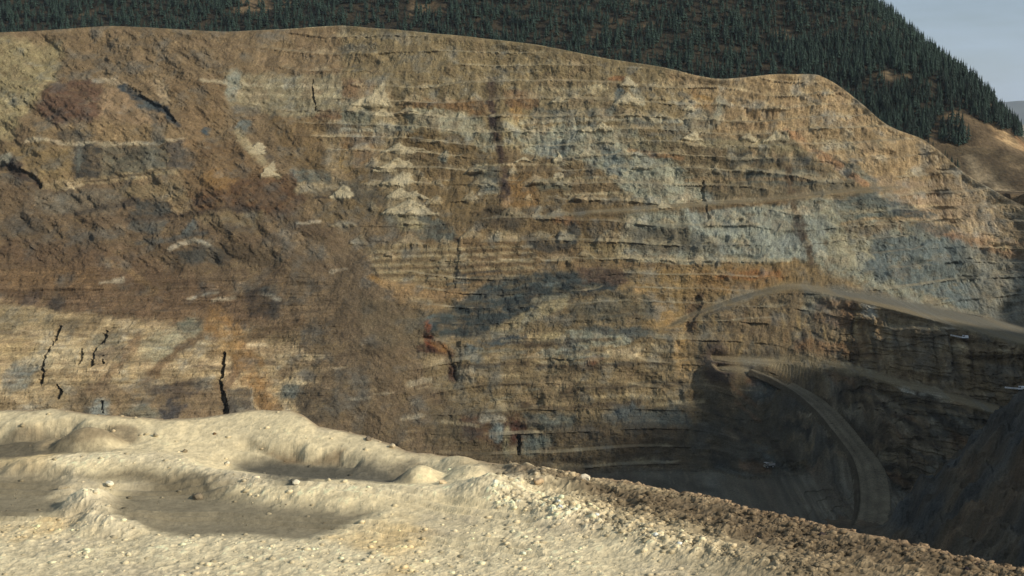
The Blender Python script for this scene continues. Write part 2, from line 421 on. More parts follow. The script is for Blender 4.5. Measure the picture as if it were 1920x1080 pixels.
def spot(px, py, rx, ry, c, op=0.8):
    cx, cz = hit(px, py)
    sel = box_of([(cx, cz)], max(rx, ry) * M_PX * 1.6 + 6)
    q = np.sqrt(((XJ[sel] - cx) / (rx * M_PX)) ** 2 + ((ZJ[sel] - cz) / (ry * M_PX)) ** 2)
    mix(sel, op * (1 - sstep(0.6, 1.3, q)), c)

# broad zones, left to right
area([(-200, 40), (700, 40), (700, 330), (560, 420), (300, 420), (-200, 380)], (126, 106, 78), 0.8, 20)
area([(-200, 330), (240, 345), (560, 400), (720, 450), (760, 560), (700, 640), (400, 620), (-200, 560)], (106, 88, 66), 0.85, 20)
area([(-200, 440), (250, 470), (420, 540), (520, 600), (430, 620), (250, 600), (100, 580), (-200, 560)], (110, 88, 65), 0.8, 18)
area([(-200, 560), (90, 575), (220, 600), (420, 615), (560, 650), (620, 720), (600, 860), (-200, 860)], (186, 163, 122), 0.9, 14)
area([(540, 450), (680, 470), (760, 560), (800, 640), (860, 760), (900, 860), (560, 860), (560, 640)], (114, 97, 74), 0.85, 20)  # hazy brown slide dust in the air, put into the wall colour
area([(640, 30), (1290, 30), (1290, 250), (1000, 250), (930, 300), (640, 240)], (134, 118, 84), 0.8, 20)
area([(560, 235), (760, 240), (930, 280), (1200, 390), (1150, 470), (900, 470), (700, 420), (560, 350)], (112, 94, 64), 0.85, 16)
area([(690, 420), (920, 430), (1100, 470), (1300, 490), (1300, 560), (1150, 510), (960, 510), (860, 560), (780, 600), (720, 540)], (124, 102, 70), 0.85, 14)
area([(760, 600), (1000, 600), (1290, 610), (1300, 760), (1100, 790), (860, 780), (800, 700)], (130, 113, 82), 0.9, 14)
area([(800, 760), (1100, 780), (1320, 740), (1420, 760), (1500, 980), (800, 980)], (100, 88, 66), 0.9, 18)
area([(1250, 130), (1540, 130), (1700, 240), (1800, 320), (1900, 400), (1900, 470), (1760, 440), (1600, 350), (1480, 250), (1330, 260), (1280, 210)], (166, 141, 102), 0.92, 12)
area([(1180, 250), (1480, 255), (1600, 345), (1720, 420), (1600, 440), (1300, 380), (1180, 330)], (116, 104, 80), 0.85, 14)
area([(1170, 395), (1340, 385), (1560, 375), (1760, 445), (1960, 500), (1960, 620), (1700, 570), (1520, 500), (1300, 490), (1160, 480)], (136, 136, 118), 0.9, 14)
area([(1300, 495), (1480, 490), (1540, 520), (1480, 545), (1320, 575), (1290, 640), (1180, 620), (1150, 530)], (140, 116, 76), 0.85, 12)
area([(1300, 570), (1520, 545), (1700, 590), (1920, 650), (2000, 760), (1700, 740), (1400, 690), (1310, 690)], (120, 103, 76), 0.9, 10)
area([(1400, 690), (1760, 745), (2000, 760), (2000, 1000), (1200, 1000), (1290, 860), (1340, 740)], (84, 77, 62), 0.9, 50)  # pit shadow deepened by darkening the rock colour here

# ---- upper left
area([(-100, 60), (120, 80), (95, 160), (60, 200), (20, 262), (-100, 290)], (152, 138, 100), 0.9, 16)
area([(95, 160), (190, 145), (200, 175), (195, 235), (120, 250), (70, 215)], (104, 78, 60), 0.85, 12)
area([(195, 165), (240, 175), (320, 235), (260, 240), (195, 225)], (144, 120, 90), 0.85, 8)
streak([(178, 150), (205, 148), (232, 162)], 7, (170, 152, 122), 0.85)
streak([(230, 165), (262, 185), (290, 200), (318, 222), (332, 236)], 7, (58, 66, 70), 0.95, 4)
spot(278, 198, 22, 10, (74, 84, 86), 0.8)
area([(300, 145), (420, 165), (420, 230), (380, 265), (345, 262), (335, 215)], (124, 102, 72), 0.85, 10)
streak([(290, 145), (308, 170), (312, 190)], 7, (170, 150, 116), 0.8)
area([(420, 140), (640, 140), (640, 215), (560, 215), (430, 200)], (148, 138, 108), 0.75, 10)
streak([(380, 155), (640, 162)], 4, (178, 166, 134), 0.7)
streak([(430, 172), (640, 180)], 3, (168, 156, 122), 0.7)
spot(435, 160, 14, 30, (140, 144, 130), 0.8)
spot(460, 205, 26, 12, (116, 108, 92), 0.8)
spot(455, 235, 12, 14, (110, 116, 110), 0.8)
area([(590, 206), (640, 206), (640, 228), (585, 220)], (110, 82, 58), 0.7, 5)
area([(60, 244), (200, 240), (330, 238), (345, 262), (180, 272), (60, 270)], (138, 116, 82), 0.8, 8)
streak([(120, 258), (180, 262)], 7, (88, 84, 74), 0.8)
streak([(55, 268), (120, 272), (180, 274), (260, 270), (345, 265)], 3, (172, 158, 128), 0.9)
area([(5, 275), (90, 276), (138, 285), (140, 335), (80, 343)], (132, 112, 76), 0.9, 8)
area([(140, 277), (186, 277), (190, 332), (142, 336)], (66, 64, 58), 0.92, 5)
streak([(152, 282), (150, 318)], 4, (104, 104, 92), 0.8)
area([(188, 277), (318, 272), (316, 322), (190, 330)], (106, 100, 82), 0.92, 6)
spot(258, 292, 18, 16, (76, 72, 60), 0.7)
area([(316, 270), (352, 268), (350, 318), (318, 322)], (82, 76, 68), 0.85, 5)
spot(385, 245, 12, 8, (72, 84, 88), 0.9)
area([(360, 270), (410, 268), (408, 288), (380, 286)], (96, 102, 98), 0.85, 5)
streak([(372, 270), (395, 280)], 3, (168, 160, 138), 0.8)
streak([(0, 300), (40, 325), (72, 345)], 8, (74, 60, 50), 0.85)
spot(8, 298, 12, 10, (150, 146, 126), 0.8)
streak([(80, 348), (150, 342), (240, 332), (330, 325)], 6, (152, 134, 98), 0.85)
spot(138, 347, 14, 7, (182, 162, 126), 0.9)
streak([(160, 340), (330, 320)], 1.8, (80, 66, 50), 0.7)
area([(345, 265), (460, 265), (530, 330), (560, 370), (540, 402), (440, 400), (365, 390), (340, 330)], (124, 100, 69), 0.9, 12)
area([(430, 345), (560, 330), (575, 380), (540, 410), (440, 402), (360, 395), (360, 372)], (96, 72, 50), 0.85, 12)
spot(505, 370, 26, 20, (104, 86, 66), 0.6)
spot(410, 345, 30, 20, (146, 112, 64), 0.7)
streak([(446, 247), (470, 275), (500, 310), (525, 332)], 7, (166, 150, 114), 0.9)
streak([(480, 272), (500, 290), (515, 302)], 5, (84, 78, 68), 0.8)
area([(545, 325), (610, 320), (640, 330), (640, 345), (560, 345)], (104, 108, 98), 0.8, 6)
streak([(560, 355), (640, 350)], 7, (156, 140, 108), 0.8)
streak([(590, 372), (720, 368)], 3, (70, 58, 44), 0.8)
area([(600, 255), (640, 250), (650, 345), (625, 345), (610, 300)], (146, 126, 92), 0.8, 8)
area([(500, 215), (600, 225), (600, 320), (540, 300)], (122, 100, 66), 0.8, 10)
# ---- slumped middle left
area([(60, 360), (250, 355), (220, 400), (60, 400)], (114, 104, 86), 0.8, 10)
area([(210, 352), (340, 345), (365, 385), (300, 378), (240, 368)], (134, 116, 84), 0.85, 8)
streak([(140, 400), (190, 390), (260, 378)], 4, (74, 66, 56), 0.8)
area([(262, 378), (310, 382), (330, 400), (290, 412), (240, 408)], (72, 72, 66), 0.9, 7)
streak([(240, 415), (330, 405), (480, 395)], 4, (76, 64, 52), 0.75)
area([(300, 372), (368, 392), (360, 398), (330, 400)], (146, 124, 90), 0.85, 5)
area([(250, 412), (320, 415), (300, 440), (250, 430)], (88, 90, 84), 0.8, 8)
spot(360, 432, 12, 16, (92, 100, 98), 0.8)
streak([(255, 455), (330, 448), (390, 440)], 4, (78, 80, 76), 0.75)
streak([(322, 466), (345, 456), (370, 454), (392, 462)], 4, (180, 170, 146), 0.75)
area([(326, 470), (400, 464), (430, 478), (400, 496), (340, 488)], (72, 70, 62), 0.85, 7)
area([(410, 450), (520, 470), (530, 500), (470, 500), (420, 480)], (84, 72, 54), 0.8, 10)
area([(360, 405), (500, 400), (480, 430), (400, 425)], (126, 110, 80), 0.75, 10)
area([(490, 420), (570, 440), (640, 470), (620, 500), (540, 460)], (132, 112, 84), 0.75, 10)
area([(0, 380), (90, 395), (180, 430), (60, 450), (-60, 420)], (110, 92, 68), 0.8, 12)
spot(40, 425, 40, 16, (84, 78, 68), 0.7)
area([(60, 500), (180, 510), (200, 545), (80, 545), (0, 540), (0, 505)], (122, 97, 67), 0.8, 12)
spot(105, 565, 16, 12, (64, 56, 50), 0.8)
spot(55, 558, 14, 10, (88, 76, 66), 0.7)
area([(455, 545), (500, 535), (535, 560), (520, 598), (470, 595)], (66, 58, 50), 0.85, 9)
streak([(497, 552), (525, 562)], 3, (160, 150, 130), 0.7)
spot(510, 545, 16, 10, (80, 80, 74), 0.7)
area([(280, 590), (420, 580), (440, 615), (340, 620)], (124, 100, 72), 0.75, 10)
area([(520, 520), (640, 560), (720, 620), (640, 640), (540, 600)], (112, 94, 70), 0.7, 14)
for i, (x, y, l) in enumerate([(190, 530, 40), (380, 552, 30), (400, 562, 40), (210, 525, 20), (620, 510, 30), (560, 420, 40), (350, 560, 16)]):
    streak([(x, y), (x + l, y - 4)], 2.2, (172, 158, 132), 0.75)
streak([(200, 490), (250, 510), (290, 545)], 5, (138, 112, 76), 0.7)
# ---- pale bedded face, lower left
area([(-200, 560), (60, 575), (160, 600), (60, 640), (-200, 620)], (156, 138, 102), 0.8, 12)
area([(95, 600), (200, 595), (180, 620), (110, 625)], (128, 108, 78), 0.7, 10)
for i in range(60):
    x = RNG.uniform(-60, 560); y = 625 + RNG.uniform(0, 1) ** 1.2 * 105 + 0.06 * (x - 200)
    l = RNG.uniform(20, 90); c = [(196, 178, 142), (184, 164, 126), (134, 112, 82), (150, 128, 94), (112, 98, 80)][RNG.integers(0, 5)]
    streak([(x, y), (x + l * 0.5, y + 2), (x + l, y + 4)], RNG.uniform(1.4, 3.6), c, 0.75)
spot(60, 660, 60, 14, (192, 172, 132), 0.6)
spot(130, 672, 70, 12, (194, 176, 138), 0.6)
spot(25, 650, 40, 20, (176, 152, 106), 0.6)
spot(38, 708, 22, 22, (136, 136, 124), 0.9)
spot(200, 640, 24, 10, (128, 124, 106), 0.7)
spot(215, 662, 34, 9, (112, 100, 84), 0.75)
spot(350, 612, 26, 14, (122, 122, 104), 0.85)
streak([(332, 626), (355, 632), (395, 630)], 3, (188, 176, 144), 0.8)
spot(305, 650, 30, 26, (150, 146, 120), 0.7)
streak([(372, 628), (345, 650), (318, 678), (285, 706), (270, 720)], 9, (116, 94, 68), 0.85)
streak([(262, 640), (235, 680), (195, 715), (180, 730)], 9, (136, 110, 80), 0.75)
streak([(440, 640), (480, 632), (520, 615), (560, 600)], 7, (104, 84, 60), 0.75)
streak([(455, 690), (425, 720)], 10, (124, 98, 72), 0.8)
streak([(565, 660), (540, 690), (500, 720)], 8, (116, 96, 72), 0.75)
streak([(395, 598), (430, 632), (455, 662), (475, 692), (488, 730), (505, 775)], 16, (150, 116, 72), 0.9)
streak([(395, 598), (425, 625), (442, 640)], 4, (184, 150, 100), 0.6)
spot(422, 650, 26, 14, (178, 142, 88), 0.7)
spot(400, 662, 12, 10, (126, 106, 78), 0.7)
area([(150, 715), (270, 730), (420, 715), (460, 780), (420, 800), (120, 800), (130, 750)], (118, 98, 74), 0.75, 12)
area([(270, 722), (380, 725), (370, 745), (280, 742)], (88, 78, 68), 0.8, 6)
area([(60, 740), (180, 745), (200, 790), (60, 790)], (128, 112, 86), 0.6, 10)
area([(424, 732), (470, 728), (472, 780), (428, 785)], (98, 90, 78), 0.9, 4)
streak([(470, 728), (472, 776)], 1.8, (150, 140, 120), 0.8)
streak([(435, 735), (455, 770)], 2, (132, 120, 98), 0.7)
spot(190, 772, 16, 14, (146, 148, 138), 0.9)
spot(320, 768, 18, 16, (74, 72, 72), 0.85)
spot(265, 778, 26, 10, (128, 126, 108), 0.7)
area([(-100, 735), (40, 745), (80, 780), (-100, 790)], (150, 128, 94), 0.7, 8)
streak([(20, 740), (60, 765), (75, 780)], 3, (190, 168, 128), 0.8)
area([(540, 730), (640, 725), (640, 800), (560, 800)], (94, 84, 68), 0.75, 12)
spot(545, 735, 20, 10, (110, 114, 106), 0.8)
for i in range(26):
    x = RNG.uniform(500, 800); y = RNG.uniform(630, 830)
    l = RNG.uniform(14, 50); streak([(x, y), (x + l, y - 3)], RNG.uniform(1.2, 2.6), [(164, 146, 114), (90, 76, 58), (150, 130, 98)][i % 3], 0.65)
streak([(765, 722), (805, 712)], 4, (160, 148, 122), 0.8)
streak([(750, 785), (795, 780)], 2.5, (164, 148, 118), 0.8)
# ---- upper middle, benched
area([(640, 150), (700, 150), (690, 195), (640, 190)], (126, 98, 70), 0.75, 7)
area([(640, 200), (690, 195), (700, 215), (690, 235), (640, 235)], (112, 114, 98), 0.85, 6)
streak([(640, 243), (760, 240)], 4, (168, 156, 126), 0.8)
area([(640, 180), (690, 185), (680, 205), (640, 205)], (150, 142, 116), 0.7, 6)
area([(700, 230), (760, 230), (780, 245), (700, 250)], (126, 122, 100), 0.7, 6)
area([(745, 190), (900, 178), (915, 200), (900, 225), (850, 200), (760, 205)], (122, 92, 58), 0.8, 8)
area([(755, 205), (850, 203), (900, 222), (925, 250), (932, 278), (905, 280), (880, 262), (840, 245), (760, 235)], (152, 147, 122), 0.9, 6)
area([(740, 250), (850, 248), (900, 275), (880, 280), (740, 278)], (112, 92, 58), 0.8, 6)
area([(640, 250), (720, 245), (712, 300), (660, 315), (640, 300)], (134, 106, 70), 0.8, 8)
spot(650, 300, 14, 20, (160, 132, 80), 0.7)
area([(700, 140), (920, 145), (915, 175), (740, 185)], (124, 110, 80), 0.75, 8)
area([(640, 335), (700, 345), (730, 385), (700, 392), (640, 360)], (84, 80, 68), 0.8, 8)
area([(724, 400), (800, 398), (850, 430), (860, 455), (780, 445), (730, 420)], (90, 92, 82), 0.85, 8)
area([(640, 400), (715, 405), (790, 450), (720, 480), (640, 470)], (120, 102, 76), 0.8, 10)
spot(765, 420, 26, 14, (146, 136, 100), 0.7)
area([(765, 335), (860, 320), (905, 370), (900, 395), (800, 392)], (118, 98, 64), 0.75, 10)
spot(830, 292, 12, 10, (110, 116, 106), 0.8)
spot(910, 322, 22, 18, (98, 100, 88), 0.8)
spot(920, 348, 18, 16, (100, 104, 94), 0.8)
area([(945, 330), (1000, 325), (1010, 385), (950, 390)], (136, 104, 60), 0.8, 8)
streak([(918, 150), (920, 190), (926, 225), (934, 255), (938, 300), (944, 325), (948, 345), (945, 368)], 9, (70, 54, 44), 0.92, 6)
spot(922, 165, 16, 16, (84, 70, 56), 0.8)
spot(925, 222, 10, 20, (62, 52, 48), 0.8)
streak([(955, 375), (945, 388)], 6, (160, 130, 92), 0.8)
area([(945, 225), (985, 215), (1010, 255), (1005, 282), (942, 278)], (168, 152, 112), 0.9, 6)
spot(970, 205, 12, 26, (160, 126, 74), 0.8)
area([(1005, 160), (1140, 155), (1150, 210), (1010, 205)], (134, 120, 90), 0.7, 8)
streak([(1005, 168), (1140, 165)], 5, (176, 160, 122), 0.75)
area([(940, 170), (1010, 170), (1010, 200), (950, 200)], (120, 90, 60), 0.75, 7)
area([(1000, 200), (1060, 205), (1060, 222), (1000, 220)], (104, 104, 92), 0.8, 5)
streak([(980, 228), (1280, 226)], 4, (166, 158, 132), 0.75)
area([(960, 245), (1080, 235), (1180, 245), (1260, 300), (1340, 372), (1230, 388), (1180, 360), (1130, 320), (1060, 295), (980, 285)], (150, 149, 128), 0.92, 8)
area([(1020, 262), (1065, 258), (1060, 300), (1030, 295)], (122, 128, 120), 0.85, 6)
streak([(1055, 262), (1053, 282), (1064, 300)], 4, (66, 72, 68), 0.85)
area([(1120, 275), (1175, 290), (1170, 335), (1140, 320)], (116, 126, 122), 0.75, 6)
spot(1160, 180, 12, 18, (96, 106, 104), 0.9)
spot(1130, 212, 40, 10, (104, 108, 100), 0.8)
spot(1200, 235, 30, 10, (92, 98, 92), 0.75)
spot(1115, 240, 16, 8, (92, 104, 104), 0.75)
streak([(1140, 150), (1170, 145)], 5, (132, 92, 56), 0.8)
area([(1200, 155), (1290, 150), (1290, 205), (1215, 205)], (134, 116, 82), 0.75, 7)
streak([(1180, 150), (1196, 175), (1200, 195)], 8, (186, 176, 146), 0.7)
area([(1150, 262), (1290, 250), (1300, 300), (1200, 295)], (122, 110, 80), 0.8, 8)
streak([(1180, 285), (1280, 300)], 4, (142, 106, 68), 0.7)
streak([(900, 308), (1090, 306)], 2.5, (162, 146, 110), 0.8)
streak([(1030, 336), (1160, 332)], 2.5, (160, 146, 112), 0.8)
streak([(1060, 364), (1180, 362)], 2.5, (164, 150, 116), 0.8)
streak([(900, 364), (935, 362)], 2.5, (154, 140, 108), 0.7)
streak([(1150, 396), (1230, 390), (1300, 384)], 3, (168, 154, 120), 0.8)
area([(1005, 340), (1075, 338), (1075, 360), (1010, 360)], (96, 96, 80), 0.8, 6)
area([(905, 392), (985, 392), (985, 420), (960, 440), (905, 425)], (80, 70, 54), 0.85, 8)
area([(985, 395), (1180, 398), (1170, 440), (1060, 430), (990, 435)], (106, 88, 60), 0.75, 9)
spot(1060, 412, 26, 10, (122, 88, 56), 0.7)
area([(915, 430), (960, 435), (975, 448), (920, 450)], (146, 128, 94), 0.8, 5)
area([(990, 452), (1050, 450), (1085, 425), (1085, 462), (1040, 475), (1000, 470)], (68, 66, 58), 0.85, 7)
spot(1075, 435, 14, 20, (78, 80, 74), 0.8)
area([(1090, 460), (1180, 455), (1180, 490), (1100, 490)], (140, 124, 88), 0.7, 8)
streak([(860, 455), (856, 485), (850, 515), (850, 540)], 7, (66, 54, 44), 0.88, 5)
# ---- nose and upper right
spot(1318, 188, 26, 14, (168, 134, 78), 0.8)
streak([(1300, 170), (1330, 200), (1345, 215)], 6, (150, 116, 72), 0.6)
area([(1280, 200), (1330, 205), (1360, 190), (1360, 230), (1330, 250), (1280, 250)], (130, 124, 104), 0.75, 8)
streak([(1350, 185), (1345, 220)], 8, (136, 136, 118), 0.7)
area([(1400, 190), (1470, 200), (1450, 245), (1400, 240)], (132, 108, 76), 0.6, 10)
area([(1282, 262), (1400, 258), (1500, 275), (1520, 285), (1480, 288), (1290, 275)], (140, 128, 96), 0.85, 6)
area([(1290, 280), (1500, 290), (1530, 300), (1540, 335), (1400, 330), (1290, 310)], (108, 94, 68), 0.85, 7)
streak([(1380, 300), (1520, 298)], 7, (80, 80, 70), 0.8)
spot(1400, 300, 24, 12, (78, 82, 76), 0.7)
area([(1400, 320), (1530, 318), (1560, 345), (1480, 350), (1400, 345)], (92, 94, 84), 0.8, 8)
streak([(1290, 338), (1600, 336)], 3, (152, 128, 92), 0.7)
area([(1570, 300), (1610, 310), (1640, 345), (1590, 340)], (112, 114, 100), 0.75, 7)
streak([(1480, 250), (1510, 262), (1545, 290), (1580, 315), (1612, 342), (1660, 372), (1705, 400), (1760, 440)], 7, (170, 124, 84), 0.65)
area([(1500, 262), (1640, 268), (1660, 285), (1540, 285)], (182, 166, 130), 0.6, 8)
for x, y, rx in [(1560, 275, 20), (1625, 278, 22), (1590, 255, 14), (1480, 200, 16), (1540, 180, 14), (1440, 215, 10), (1600, 230, 16), (1650, 300, 14), (1745, 325, 16), (1590, 320, 10)]:
    spot(x, y, rx, rx * 0.7, [(190, 174, 142), (140, 116, 84), (136, 112, 80)][int(x) % 3], 0.6)
for i in range(46):
    x = RNG.uniform(1360, 1800); y = RNG.uniform(165, 300) + max(0, x - 1560) * 0.5
    streak([(x, y), (x + RNG.uniform(-6, 6), y + RNG.uniform(8, 22))], RNG.uniform(1.5, 4), [(136, 112, 80), (186, 160, 120), (120, 100, 76)][i % 3], 0.55)
area([(1640, 335), (1740, 340), (1800, 330), (1880, 400), (1875, 440), (1760, 430), (1690, 385)], (156, 134, 106), 0.85, 9)
for i in range(40):
    x = RNG.uniform(1660, 1880); y = RNG.uniform(345, 440)
    streak([(x, y), (x + RNG.uniform(3, 8), y + RNG.uniform(10, 26))], RNG.uniform(1.2, 2.6), [(112, 92, 74), (190, 168, 136), (134, 110, 86)][i % 3], 0.6)
streak([(1680, 388), (1760, 388), (1880, 400)], 2.5, (178, 156, 118), 0.7)
streak([(1690, 405), (1800, 412), (1900, 432)], 3, (176, 150, 112), 0.7)
area([(1860, 395), (1930, 410), (1930, 455), (1870, 440)], (100, 84, 62), 0.85, 6)
streak([(1800, 330), (1835, 345), (1870, 362), (1920, 392), (1960, 415)], 10, (160, 142, 112), 0.9)
streak([(1770, 440), (1830, 460), (1920, 485)], 10, (140, 100, 72), 0.7)
streak([(1740, 432), (1840, 446), (1930, 462)], 4, (176, 140, 104), 0.7)
area([(1560, 372), (1650, 362), (1700, 390), (1690, 412), (1600, 410)], (100, 106, 98), 0.85, 8)
area([(1655, 375), (1720, 388), (1760, 410), (1680, 412)], (72, 78, 76), 0.85, 6)
streak([(1600, 402), (1700, 388)], 2.5, (142, 136, 112), 0.7)
streak([(1580, 422), (1640, 410), (1760, 418), (1840, 432)], 3, (164, 140, 100), 0.75)
area([(1580, 420), (1680, 415), (1660, 450), (1600, 445)], (128, 108, 80), 0.75, 8)
streak([(1552, 400), (1580, 435)], 9, (166, 160, 132), 0.7)
area([(1690, 415), (1790, 425), (1770, 445), (1700, 442)], (88, 92, 86), 0.75, 6)
area([(1640, 440), (1780, 448), (1930, 495), (1930, 600), (1850, 590), (1700, 540), (1620, 510)], (98, 107, 105), 0.9, 10)
area([(1290, 392), (1500, 388), (1545, 420), (1550, 490), (1460, 488), (1300, 478)], (148, 150, 134), 0.85, 10)
area([(1160, 430), (1280, 428), (1300, 470), (1180, 475)], (92, 82, 64), 0.7, 8)
area([(1280, 430), (1340, 450), (1350, 475), (1290, 478)], (92, 84, 66), 0.75, 8)
area([(1560, 440), (1620, 440), (1640, 490), (1590, 510), (1555, 480)], (154, 146, 118), 0.7, 8)
streak([(1476, 318), (1480, 345), (1483, 370), (1492, 400), (1500, 425), (1508, 455), (1514, 492)], 8, (92, 76, 56), 0.9, 6)
streak([(1498, 430), (1510, 470)], 9, (76, 66, 54), 0.7)
streak([(1486, 495), (1500, 520)], 10, (134, 112, 76), 0.85)
streak([(1180, 397), (1300, 384), (1480, 371), (1580, 361), (1620, 355)], 2.5, (146, 128, 92), 0.7)
streak([(1300, 392), (1440, 380), (1470, 378)], 5, (118, 92, 56), 0.75)
streak([(1180, 488), (1300, 492), (1480, 490)], 3.5, (162, 154, 126), 0.75)
# ---- centre
area([(690, 460), (870, 455), (860, 545), (730, 540), (700, 500)], (138, 120, 86), 0.75, 8)
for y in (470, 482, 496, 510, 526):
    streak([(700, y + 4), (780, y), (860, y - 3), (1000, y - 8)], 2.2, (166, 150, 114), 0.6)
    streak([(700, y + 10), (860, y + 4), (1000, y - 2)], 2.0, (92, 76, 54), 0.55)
streak([(700, 522), (715, 535)], 6, (160, 120, 60), 0.8)
streak([(722, 536), (790, 552)], 7, (160, 130, 88), 0.75)
streak([(740, 556), (850, 552), (870, 560)], 7, (150, 122, 84), 0.75)
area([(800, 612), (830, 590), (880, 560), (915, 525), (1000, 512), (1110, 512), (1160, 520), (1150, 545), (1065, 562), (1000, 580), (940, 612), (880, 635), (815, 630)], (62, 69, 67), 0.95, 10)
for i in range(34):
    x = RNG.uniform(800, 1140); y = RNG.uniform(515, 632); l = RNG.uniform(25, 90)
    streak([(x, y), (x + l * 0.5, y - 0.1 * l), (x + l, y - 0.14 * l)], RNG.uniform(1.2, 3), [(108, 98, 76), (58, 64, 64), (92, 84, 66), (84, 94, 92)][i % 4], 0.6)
area([(760, 605), (810, 598), (815, 625), (760, 625)], (86, 98, 98), 0.75, 8)
area([(1080, 500), (1170, 508), (1175, 535), (1100, 530)], (90, 72, 58), 0.8, 7)
area([(935, 612), (985, 585), (1040, 562), (1065, 556), (1062, 575), (1010, 600), (965, 616)], (156, 142, 106), 0.92, 5)
streak([(1000, 565), (1060, 555)], 4, (146, 140, 116), 0.7)
area([(920, 618), (985, 612), (980, 628), (920, 632)], (142, 130, 100), 0.85, 4)
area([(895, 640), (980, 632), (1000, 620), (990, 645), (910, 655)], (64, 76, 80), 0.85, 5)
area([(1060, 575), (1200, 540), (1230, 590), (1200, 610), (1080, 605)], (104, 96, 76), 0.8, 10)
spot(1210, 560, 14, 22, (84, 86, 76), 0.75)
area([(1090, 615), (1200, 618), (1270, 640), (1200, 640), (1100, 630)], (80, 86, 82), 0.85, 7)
area([(990, 625), (1062, 622), (1060, 642), (1000, 645)], (166, 148, 106), 0.85, 4)
area([(1065, 622), (1180, 635), (1180, 650), (1070, 655)], (144, 144, 124), 0.8, 5)
area([(1020, 655), (1110, 660), (1110, 675), (1010, 672)], (140, 142, 124), 0.7, 5)
area([(1115, 660), (1200, 655), (1200, 675), (1120, 675)], (172, 156, 122), 0.8, 4)
spot(1110, 680, 14, 8, (128, 80, 56), 0.85)
area([(875, 650), (900, 655), (895, 680), (875, 675)], (98, 110, 110), 0.75, 5)
for i in range(46):
    x = RNG.uniform(860, 1250); y = RNG.uniform(640, 765); l = RNG.uniform(25, 90)
    streak([(x, y), (x + l, y - 0.05 * l)], RNG.uniform(1.3, 3), [(164, 146, 108), (96, 80, 58), (150, 134, 100), (118, 116, 100)][i % 4], 0.65)
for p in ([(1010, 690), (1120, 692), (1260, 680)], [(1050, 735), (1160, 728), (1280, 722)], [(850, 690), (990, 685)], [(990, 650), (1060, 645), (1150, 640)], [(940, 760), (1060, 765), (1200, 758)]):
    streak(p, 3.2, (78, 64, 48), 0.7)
area([(795, 608), (806, 612), (822, 645), (820, 665), (800, 660), (792, 640)], (128, 74, 44), 0.92, 5)
area([(812, 640), (838, 640), (850, 665), (840, 690), (815, 668)], (136, 96, 52), 0.85, 5)
streak([(790, 660), (820, 665), (845, 680), (850, 715)], 6, (70, 46, 36), 0.85)
area([(785, 672), (830, 670), (830, 690), (790, 690)], (150, 128, 92), 0.8, 5)
area([(858, 690), (890, 688), (892, 720), (860, 720)], (146, 134, 110), 0.85, 4)
area([(680, 560), (790, 580), (800, 640), (740, 660), (680, 620)], (112, 98, 74), 0.7, 10)
streak([(1200, 545), (1240, 580), (1262, 610), (1275, 650), (1280, 700)], 11, (160, 130, 82), 0.8)
area([(1180, 510), (1290, 500), (1290, 600), (1240, 570), (1190, 540)], (140, 116, 74), 0.7, 10)
area([(1300, 510), (1450, 500), (1480, 520), (1400, 545), (1310, 545)], (142, 110, 66), 0.8, 9)
streak([(1340, 520), (1460, 515)], 6, (150, 100, 56), 0.6)
# ---- low centre
area([(860, 780), (980, 775), (990, 820), (940, 850), (870, 815)], (82, 60, 44), 0.8, 8)
streak([(905, 785), (945, 788)], 6, (150, 138, 114), 0.85)
spot(932, 812, 14, 16, (114, 122, 118), 0.9)
streak([(955, 805), (950, 845)], 6, (140, 130, 98), 0.8)
streak([(968, 802), (972, 815)], 9, (84, 50, 34), 0.85)
area([(985, 775), (1080, 775), (1080, 810), (990, 805)], (90, 94, 86), 0.8, 8)
area([(980, 815), (1030, 820), (1030, 850), (985, 850)], (100, 110, 104), 0.75, 7)
spot(1180, 780, 40, 16, (84, 92, 92), 0.8)
spot(1255, 785, 40, 16, (82, 88, 84), 0.8)
area([(1040, 800), (1280, 800), (1300, 900), (1060, 880)], (94, 80, 60), 0.75, 12)
streak([(830, 790), (900, 800)], 3, (150, 136, 106), 0.6)
# ---- lower right, walls under the ledge
for i in range(70):
    x = RNG.uniform(1310, 1680); y = RNG.uniform(575, 665) + max(0, x - 1500) * 0.12; l = RNG.uniform(12, 40)
    streak([(x, y), (x + RNG.uniform(-5, 5), y + l)], RNG.uniform(1.6, 4.2), [(78, 64, 46), (160, 136, 92), (136, 110, 74), (96, 92, 78)][i % 4], 0.6)
area([(1500, 535), (1580, 545), (1560, 600), (1500, 580)], (134, 128, 106), 0.7, 9)
area([(1530, 560), (1600, 560), (1590, 620), (1530, 600)], (124, 94, 66), 0.7, 9)
area([(1612, 575), (1640, 572), (1640, 600), (1615, 600)], (158, 154, 140), 0.9, 4)
spot(1345, 690, 24, 32, (80, 68, 60), 0.85)
streak([(1310, 560), (1300, 590), (1292, 630)], 9, (84, 66, 50), 0.75)
area([(1480, 640), (1600, 640), (1660, 670), (1560, 670), (1490, 660)], (122, 92, 62), 0.7, 8)
spot(1410, 710, 18, 14, (136, 100, 72), 0.7)
spot(1430, 730, 30, 18, (90, 98, 96), 0.6)

